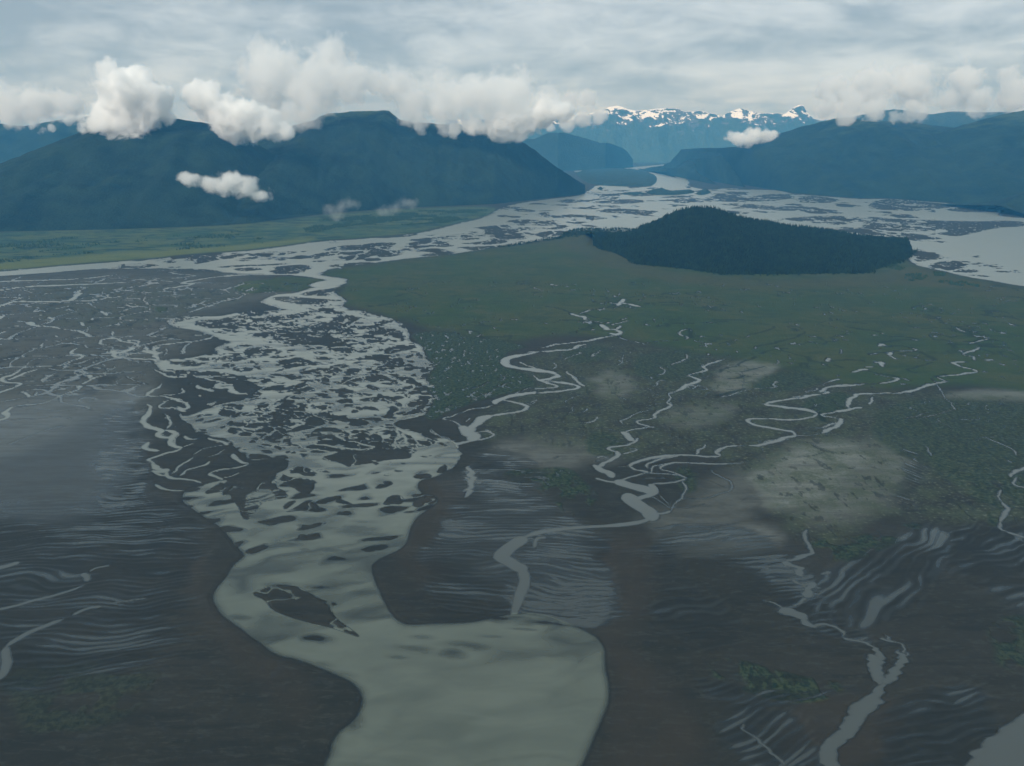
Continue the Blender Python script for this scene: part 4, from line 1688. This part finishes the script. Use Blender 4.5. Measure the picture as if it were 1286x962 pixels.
# the wooded hill that stands on the meadow
M_hill = mat_forest('hill_floor', (.004, .010, .006), (.008, .018, .010), fine=9)
hill_foot = [(748, 309), (756, 313), (770, 317), (783, 319), (790, 327), (800, 332), (830, 334.5), (870, 339), (905, 344.5), (940, 345), (1000, 344.5), (1060, 343.5), (1090, 343), (1100, 336.5), (1116, 334), (1130, 329), (1142, 323), (1149, 315)]
hill_crest = [(744, 305, 4060), (756, 304, 4040), (770, 300, 4000), (790, 292, 3980), (812, 283, 3960), (830, 275, 3950), (848, 267, 3950), (862, 263, 3950), (880, 261, 3950), (892, 261.5, 3950), (905, 265, 3940), (930, 274, 3930), (960, 279, 3920),
              (990, 284, 3900), (1020, 287, 3880), (1050, 291, 3860), (1080, 297, 3840), (1105, 299, 3810), (1125, 302, 3790), (1140, 306, 3770), (1150, 314, 3740)]
wooded = ridge('wooded_hill', hill_foot, hill_crest, 520, M_hill, nu=260, nv=90, rough=12, gully=16, prof=1.35, seed=3)

# low wooded islands far up the river
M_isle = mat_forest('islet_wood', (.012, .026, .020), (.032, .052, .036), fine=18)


def islet(outline, top, name='islet', mat=None):
    P = chaikin(np.array(outline, float).reshape(-1, 2), True, 2)
    wx, wy = gxy(P[:, 0], P[:, 1])
    W = np.stack([wx, wy], 1)
    x = np.linspace(wx.min(), wx.max(), 90); y = np.linspace(wy.min(), wy.max(), 70)
    X, Y = np.meshgrid(x, y[::-1])
    sd = poly_sd(W, X, Y)
    dx = (x[1] - x[0] + y[1] - y[0]) * 0.5
    Z = top * sstep(-dx, max(dx * 2, 40), sd) * (0.75 + 0.6 * (fbm(X / 120, Y / 160, 3, 2) - 0.2)) + 9 * (fbm(X / 22, Y / 22, 2, 5) - 0.5) * (sd > 0) - 4 * (sd < 0)
    return link(name, mesh_from(name, np.stack([X, Y, Z], -1).reshape(-1, 3), grid_faces(70, 90)), mat or M_isle, 'structure')


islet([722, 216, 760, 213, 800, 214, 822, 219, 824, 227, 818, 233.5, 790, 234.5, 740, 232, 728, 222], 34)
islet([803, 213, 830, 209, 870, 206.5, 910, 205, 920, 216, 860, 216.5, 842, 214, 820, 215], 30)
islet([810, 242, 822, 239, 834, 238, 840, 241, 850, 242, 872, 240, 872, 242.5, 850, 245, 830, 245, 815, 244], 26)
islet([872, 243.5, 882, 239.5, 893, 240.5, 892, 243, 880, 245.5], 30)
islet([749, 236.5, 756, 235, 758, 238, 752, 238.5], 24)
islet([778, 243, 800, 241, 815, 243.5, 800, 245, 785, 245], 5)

# ------------------------------------------------------------------ woods (far-off, one mass each)
def conifer_template(seg=5, tiers=3):
    V = []; Fq = []
    for k in range(tiers):
        z0 = 0.10 + 0.27 * k; z1 = min(1.0, z0 + 0.46)
        r = (0.20, 0.155, 0.10)[k]
        b = len(V)
        for i in range(seg):
            a = 2 * math.pi * (i + 0.5 * k) / seg
            rr = r * (1.0 if i % 2 == 0 else 0.72)
            V.append((rr * math.cos(a), rr * math.sin(a), z0 - (0.03 if i % 2 else 0)))
        V.append((0, 0, z1))
        for i in range(seg):
            Fq.append((b + i, b + (i + 1) % seg, b + seg))
    return np.array(V), np.array(Fq)


def wood(name, XYZ, hts, mat, label, wide=1.0, cat='trees', seed=0):
    TV, TF = conifer_template()
    r = np.random.RandomState(seed)
    n = len(XYZ); a = r.rand(n) * 6.28
    ca, sa = np.cos(a), np.sin(a)
    w = hts * wide * (0.8 + 0.5 * r.rand(n))
    x = TV[None, :, 0] * w[:, None]; y = TV[None, :, 1] * w[:, None]
    lean = (r.rand(n, 2) - .5) * .06
    Z = TV[None, :, 2] * hts[:, None]
    X = x * ca[:, None] - y * sa[:, None] + XYZ[:, 0:1] + Z * lean[:, 0:1]
    Y = x * sa[:, None] + y * ca[:, None] + XYZ[:, 1:2] + Z * lean[:, 1:2]
    V = np.stack([X, Y, Z + XYZ[:, 2:3]], -1).reshape(-1, 3)
    Fc = (TF[None] + (np.arange(n) * len(TV))[:, None, None]).reshape(-1, 3)
    return link(name, mesh_from(name, V, Fc, smooth=False), mat, 'stuff', label, cat)


def surf_points(o, n, seed, zmin=0.5):
    me = o.data
    co = np.empty(len(me.vertices) * 3, np.float32); me.vertices.foreach_get('co', co); co = co.reshape(-1, 3)
    fi = np.empty(len(me.polygons) * 4, np.int32); me.polygons.foreach_get('vertices', fi); fi = fi.reshape(-1, 4)
    q = co[fi]
    ar = np.linalg.norm(np.cross(q[:, 2] - q[:, 0], q[:, 3] - q[:, 1])[:, :2] * 0 + np.cross(q[:, 2] - q[:, 0], q[:, 3] - q[:, 1])[:, 2:3], axis=1)
    r = np.random.RandomState(seed)
    k = r.choice(len(fi), n, p=ar / ar.sum())
    u, v = r.rand(n, 1), r.rand(n, 1)
    P = (q[k, 0] * (1 - u) + q[k, 1] * u) * (1 - v) + (q[k, 3] * (1 - u) + q[k, 2] * u) * v
    return P[P[:, 2] > zmin]


M_spruce = mat_leaf('spruce_needles', (.002, .007, .005), (.014, .030, .012), 1 / 30)
M_shrub = mat_leaf('shrub_leaves', (.016, .036, .020), (.034, .058, .028), 1 / 8)
P = surf_points(wooded, 30000, 3, 0.5)
fr = np.array(hill_foot, float); fxx, fyy = gxy(fr[:, 0], fr[:, 1])
rr = np.random.RandomState(8); tt = rr.rand(900) * (len(fr) - 1); ii = tt.astype(int); ff = tt - ii
PF = np.stack([fxx[ii] * (1 - ff) + fxx[ii + 1] * ff + rr.randn(900) * 8, fyy[ii] * (1 - ff) + fyy[ii + 1] * ff - np.abs(rr.randn(900)) * 16 + 8, np.full(900, 1.0)], 1)
P = np.vstack([P, PF])
r_ = np.random.RandomState(5)
wood('forest', P - (0, 0, 1.0), 9 + 10 * r_.rand(len(P)) ** 1.7, M_spruce, 'dark spruce forest covering the wooded hill on the green meadow', seed=1, wide=.95)


def scatter(outline, n, seed, dens=None):
    P = np.array(outline, float).reshape(-1, 2)
    wx, wy = gxy(P[:, 0], P[:, 1]); W = np.stack([wx, wy], 1)
    r = np.random.RandomState(seed)
    X = wx.min() + r.rand(n) * (wx.max() - wx.min()); Y = wy.min() + r.rand(n) * (wy.max() - wy.min())
    k = poly_sd(W, X, Y) > 0
    X, Y = X[k], Y[k]
    if dens:
        k = fbm(X / dens[0], Y / dens[0], 3, seed) > dens[1]
        X, Y = X[k], Y[k]
    return np.stack([X, Y, np.zeros(len(X)) + 0.2], 1)


P = np.vstack([scatter([607, 312.5, 640, 307.5, 672, 302.5, 700, 296, 716, 289, 730, 287, 770, 286, 800, 288, 790, 294, 760, 300, 735, 297, 705, 300, 672, 305, 640, 310], 9000, 2, (60, .36))])
wood('shore_wood', P, 5 + 6 * np.random.RandomState(2).rand(len(P)), M_spruce, 'dark strip of wood along the river shore left of the wooded hill', seed=3, wide=1.6)
P = np.vstack([scatter([1137, 345, 1152, 343, 1166, 346, 1160, 351, 1142, 354, 1136, 350], 700, 4, (25, .45)),
               scatter([1172, 342, 1188, 343, 1186, 347, 1174, 346.5], 300, 5, (25, .40)),
               scatter([1178, 353, 1205, 354, 1232, 357, 1228, 361, 1200, 358.5, 1180, 356], 1000, 6, (30, .47)),
               scatter([1120, 331, 1136, 337, 1130, 340, 1112, 336], 160, 7)])
wood('shrubs', P, 4 + 4 * np.random.RandomState(3).rand(len(P)), M_shrub, 'dark green shrub patches on the meadow right of the wooded hill', seed=4, wide=3.0, cat='shrubs')
P = np.vstack([scatter([380, 287, 395, 283.5, 412, 283, 440, 279, 480, 275, 500, 272, 520, 274, 500, 278, 450, 283, 420, 287, 398, 292, 384, 292], 5200, 8, (90, .40)),
               scatter([400, 277, 500, 266, 612, 263, 610, 271, 560, 280, 500, 284, 440, 282], 16000, 9, (150, .50)),
               scatter([-600, 372, -300, 340, 0, 326, 120, 316, 240, 305, 330, 298, 330, 306, 200, 316, 60, 326, 0, 330, -300, 345, -600, 380], 16000, 10, (170, .56)),
               scatter([-600, 340, 0, 302, 160, 296, 340, 288, 330, 298, 200, 306, 0, 320, -600, 366], 14000, 11, (200, .60))])
wood('brush', P, 4 + 7 * np.random.RandomState(4).rand(len(P)), M_shrub, 'dark alder brush and spruce scattered over the far green river plain', seed=5, wide=2.2, cat='brush')

HAZE_COL = (.11, .50, 1.0, 1.0)
HAZE_DEN = 4.2e-5
CLOUDS = True

# ------------------------------------------------------------------ light and sky
SUN_EL, SUN_AZ = math.radians(36), math.radians(-152)     # sun high behind the left shoulder
sd_ = Vector((math.sin(SUN_AZ) * math.cos(SUN_EL), math.cos(SUN_AZ) * math.cos(SUN_EL), math.sin(SUN_EL)))
sun_d = bpy.data.lights.new('sun', 'SUN')
sun_d.energy = 3.0
sun_d.angle = math.radians(14)
sun_d.color = (1.0, .96, .90)
sun = bpy.data.objects.new('sun', sun_d)
sun.rotation_euler = (-sd_).to_track_quat('-Z', 'Y').to_euler()
COL.objects.link(sun)

world = bpy.data.worlds.new('World')
scene.world = world
world.use_nodes = True
w = NT('world', world)
sky = w.n('ShaderNodeTexSky', sky_type='NISHITA', sun_disc=False)
sky.sun_elevation = SUN_EL
sky.sun_rotation = SUN_AZ
tc = w.n('ShaderNodeTexCoord')
d = w.n('ShaderNodeSeparateXYZ'); w.l(tc.outputs['Generated'], d.inputs[0])
zc = w.math('MAXIMUM', d.outputs[2], 0.0)
# a stratus deck 1.2 km above, seen in true perspective
inv = w.math('DIVIDE', 1.0, w.math('ADD', zc, 0.06))
cv = w.n('ShaderNodeCombineXYZ')
w.l(w.math('MULTIPLY', d.outputs[0], inv), cv.inputs[0]); w.l(w.math('MULTIPLY', d.outputs[1], inv), cv.inputs[1])
n1 = w.noise(tc.outputs['Generated'], 1.0, 5, .55, .5, sc3=(4.5, 4.5, 15))
n2 = w.noise(tc.outputs['Generated'], 1.0, 6, .6, .6, sc3=(15, 15, 44))
n3 = w.noise(cv.outputs[0], .5, 5, .55, .4)
nn = w.math('ADD', w.math('MULTIPLY', n1, .52), w.math('ADD', w.math('MULTIPLY', n2, .26), w.math('MULTIPLY', n3, .22)))
thin = w.ss(nn, .40, .63)
ccol = w.mix(thin, (.325, .41, .475), (.66, .74, .785))
# overcast sky is brighter overhead
up = w.mix(w.ss(zc, .15, .40), (1, 1, 1), (.90, 1.0, .98))
up2 = w.ss(zc, .25, .85, 1.0, 1.0)
cs = w.vmath('MULTIPLY', ccol, up)
sc_ = w.n('ShaderNodeVectorMath', operation='SCALE')
w.l(cs.outputs[0], sc_.inputs[0]); w.l(up2, sc_.inputs['Scale'])
bg1 = w.n('ShaderNodeBackground'); w.l(sc_.outputs[0], bg1.inputs[0]); bg1.inputs[1].default_value = 1.0
bg0 = w.n('ShaderNodeBackground'); w.l(sky.outputs[0], bg0.inputs[0]); bg0.inputs[1].default_value = .10
mx = w.n('ShaderNodeMixShader'); mx.inputs[0].default_value = .86
w.l(bg0.outputs[0], mx.inputs[1]); w.l(bg1.outputs[0], mx.inputs[2])
w.out(mx.outputs[0], kind='ShaderNodeOutputWorld')

# ------------------------------------------------------------------ air
def box(name, a, b):
    x0, y0, z0 = a; x1, y1, z1 = b
    V = [(x0, y0, z0), (x1, y0, z0), (x1, y1, z0), (x0, y1, z0), (x0, y0, z1), (x1, y0, z1), (x1, y1, z1), (x0, y1, z1)]
    Fq = [(0, 3, 2, 1), (4, 5, 6, 7), (0, 1, 5, 4), (1, 2, 6, 5), (2, 3, 7, 6), (3, 0, 4, 7)]
    return mesh_from(name, np.array(V, float), np.array(Fq), smooth=False)


hz = NT('haze')
pv = hz.n('ShaderNodeVolumePrincipled')
pv.inputs['Color'].default_value = HAZE_COL
pv.inputs['Density'].default_value = HAZE_DEN
pv.inputs['Anisotropy'].default_value = 0.0
pv.inputs['Absorption Color'].default_value = (1, 1, 1, 1)
M_haze = hz.out(vol=pv.outputs[0])
allz = max(max((o.matrix_world @ Vector(c)).z for c in o.bound_box) for o in COL.objects if o.type == 'MESH')
gxmax = float(np.abs(GX).max()) + 100
haze = link('haze', box('haze', (-gxmax, -900, -8), (gxmax, float(GY.max()) + 100, max(allz, CAM_H) + 60)), M_haze, 'stuff')

# ------------------------------------------------------------------ low clouds
def cloud(name, label, Y, blobs, dens=.02, wisp=.55, scale=1 / 170, flat=None, lo=.27, hi=.52, sq=1.0, group=None):
    """blobs: px py radius_px [depth shift m]. One lumpy volume per cloud"""
    cs = []
    for b in blobs:
        yy = Y + (b[3] if len(b) > 3 else 0)
        c = at_dist(b[0], b[1], yy)
        cs.append((Vector(c), b[2] * yy / FPX))
    org = sum((c for c, r in cs), Vector()) / len(cs)
    bm_v = []; bm_f = []
    import bmesh
    bm = bmesh.new()
    for c, r in cs:
        bmesh.ops.create_icosphere(bm, subdivisions=3, radius=r * 1.3, matrix=Matrix.Translation(c - org))
    me = bpy.data.meshes.new(name); bm.to_mesh(me); bm.free()
    o = bpy.data.objects.new(name, me); COL.objects.link(o)
    rm = o.modifiers.new('r', 'REMESH'); rm.mode = 'VOXEL'; rm.voxel_size = max(min(r for c, r in cs) * .22, max(r for c, r in cs) * .12)
    dg = bpy.context.evaluated_depsgraph_get()
    m2 = bpy.data.meshes.new_from_object(o.evaluated_get(dg))
    o.modifiers.clear(); o.data = m2; bpy.data.meshes.remove(me); m2.name = name
    o.location = org
    m = NT(name)
    tc = m.n('ShaderNodeTexCoord').outputs['Object']
    f = None
    for c, r in cs:
        dv = m.vmath('MULTIPLY', m.vmath('SUBTRACT', tc, tuple(c - org)).outputs[0], (1, 1, sq)).outputs[0]
        dd = m.vmath('LENGTH', dv).outputs['Value']
        g = m.math('SUBTRACT', 1.0, m.math('MULTIPLY', dd, 1.0 / (r * 1.3)))
        f = g if f is None else m.math('SMOOTH_MAX', f, g, .25)
    nz = m.noise(tc, scale, 7, .62, .25)
    e = m.math('ADD', f, m.math('MULTIPLY', m.math('SUBTRACT', nz, .5), wisp * 4.0))
    dn = m.ss(e, lo, hi)
    # nothing at the hull itself
    dn = m.math('MULTIPLY', dn, m.ss(f, .0, .12))
    pv = m.n('ShaderNodeVolumePrincipled')
    pv.inputs['Color'].default_value = (1.0, 1.0, 1.0, 1)
    pv.inputs['Anisotropy'].default_value = 0.0
    m.l(m.math('MULTIPLY', dn, dens), pv.inputs['Density'])
    mat = m.out(vol=pv.outputs[0])
    mat.cycles.volume_step_rate = .35
    o.data.materials.clear(); o.data.materials.append(mat)
    o['label'] = label; o['category'] = 'cloud'
    if group: o['group'] = group
    return o


if CLOUDS:
    cloud('cloud', 'tall bright white cumulus cloud over the left mountain', 6000,
          [(158, 116, 36), (186, 131, 28), (134, 152, 28), (165, 156, 30), (150, 98, 20), (180, 108, 22)], dens=.035)
    cloud('cloud', 'bright white wedge cloud sloping down right of the tall cumulus', 6150,
          [(250, 119, 19), (266, 131, 24), (288, 145, 27), (312, 152, 26), (338, 160, 18), (360, 163, 12), (290, 162, 16)], dens=.035)
    cloud('cloud', 'grey white cloud mass rising behind the wedge cloud', 7150,
          [(345, 98, 44, 300), (396, 110, 38), (438, 102, 28), (386, 150, 18), (474, 106, 17), (330, 66, 20, 400), (365, 146, 22), (420, 72, 26, 500)], dens=.007)
    cloud('cloud', 'soft pale cloud bank resting on the middle mountain crest', 7250,
          [(520, 132, 26), (560, 126, 32), (604, 122, 34), (640, 118, 32), (530, 152, 14), (556, 156, 13), (500, 106, 24), (690, 128, 22)], dens=.008)
    cloud('cloud', 'bright white low cloud draped over the mountain shoulder by the river gap', 7300,
          [(570, 163, 10), (596, 160, 15), (626, 152, 21), (652, 152, 22), (646, 168, 12), (684, 142, 20), (704, 138, 15)], dens=.03)
    cloud('cloud', 'thin pale cloud strip in front of the far snow peaks', 16000,
          [(712, 154, 10), (733, 149, 12), (752, 146, 10), (690, 160, 7), (715, 128, 14), (738, 124, 12)], dens=.008, scale=1 / 400)
    cloud('cloud', 'small flat white cloud beside the right mountain slope', 10000,
          [(928, 173, 15), (946, 171, 18), (964, 175, 15)], dens=.02, scale=1 / 150, wisp=.7, lo=.28, hi=.75, sq=1.5)
    cloud('cloud', 'wide pale cloud bank covering the right mountain tops', 9400,
          [(1040, 134, 16), (1068, 130, 19), (1098, 136, 18), (1124, 146, 10, -200), (1095, 108, 26, 600), (1150, 108, 28, 600), (1210, 106, 26, 600), (1270, 112, 24, 400), (1330, 112, 26, 400), (1188, 130, 14), (1046, 112, 20, 800), (1060, 146, 14), (1150, 138, 17), (1235, 130, 18)], dens=.008, scale=1 / 220)
    cloud('cloud', 'small ragged puff floating low in front of the left mountain', 5150,
          [(262, 230, 20), (288, 230, 25), (308, 237, 22), (328, 244, 16), (238, 225, 15), (284, 222, 12)], dens=.022, wisp=.8, scale=1 / 100, lo=.30, hi=.85, sq=1.7)
    cloud('cloud', 'faint wisp of mist low over the plain', 5300, [(414, 262, 13), (428, 260, 15), (438, 256, 13), (424, 270, 12)], dens=.003, wisp=.8, scale=1 / 90, lo=.26, hi=1.0, sq=1.4)
    cloud('cloud', 'faint slanted streak of mist at the mountain foot', 5700, [(480, 266, 13), (496, 261, 15), (510, 255, 14)], dens=.0025, wisp=.8, scale=1 / 90, lo=.26, hi=1.0, sq=1.6)
    cloud('cloud', 'long pale cloud bank at the left edge of the picture behind the nearest slope', 8200,
          [(-40, 128, 30), (10, 130, 26), (50, 128, 22), (85, 134, 18), (10, 148, 12, -300), (40, 146, 12)], dens=.010)
    cloud('cloud', 'little torn shred of cloud below the left cloud bank', 6600, [(88, 150, 7), (100, 148, 6), (52, 164, 5), (40, 158, 5), (64, 160, 5)], dens=.02, wisp=.9, scale=1 / 70, lo=.2, hi=.8)

DENOISE = True

# ------------------------------------------------------------------ render set-up
scene.render.engine = 'CYCLES'
cy = scene.cycles
cy.use_denoising = DENOISE
cy.denoising_prefilter = 'ACCURATE'
cy.denoising_input_passes = 'RGB_ALBEDO_NORMAL'
cy.max_bounces = 26
cy.diffuse_bounces = 2
cy.glossy_bounces = 2
cy.transparent_max_bounces = 26
cy.transmission_bounces = 2
cy.volume_bounces = 24
cy.volume_max_steps = 512
cy.use_adaptive_sampling = True
cy.adaptive_threshold = .01
scene.view_settings.view_transform = 'Standard'
scene.view_settings.look = 'None'
scene.view_settings.exposure = 0.0
scene.view_settings.gamma = 1.0
scene.view_settings.use_curve_mapping = False
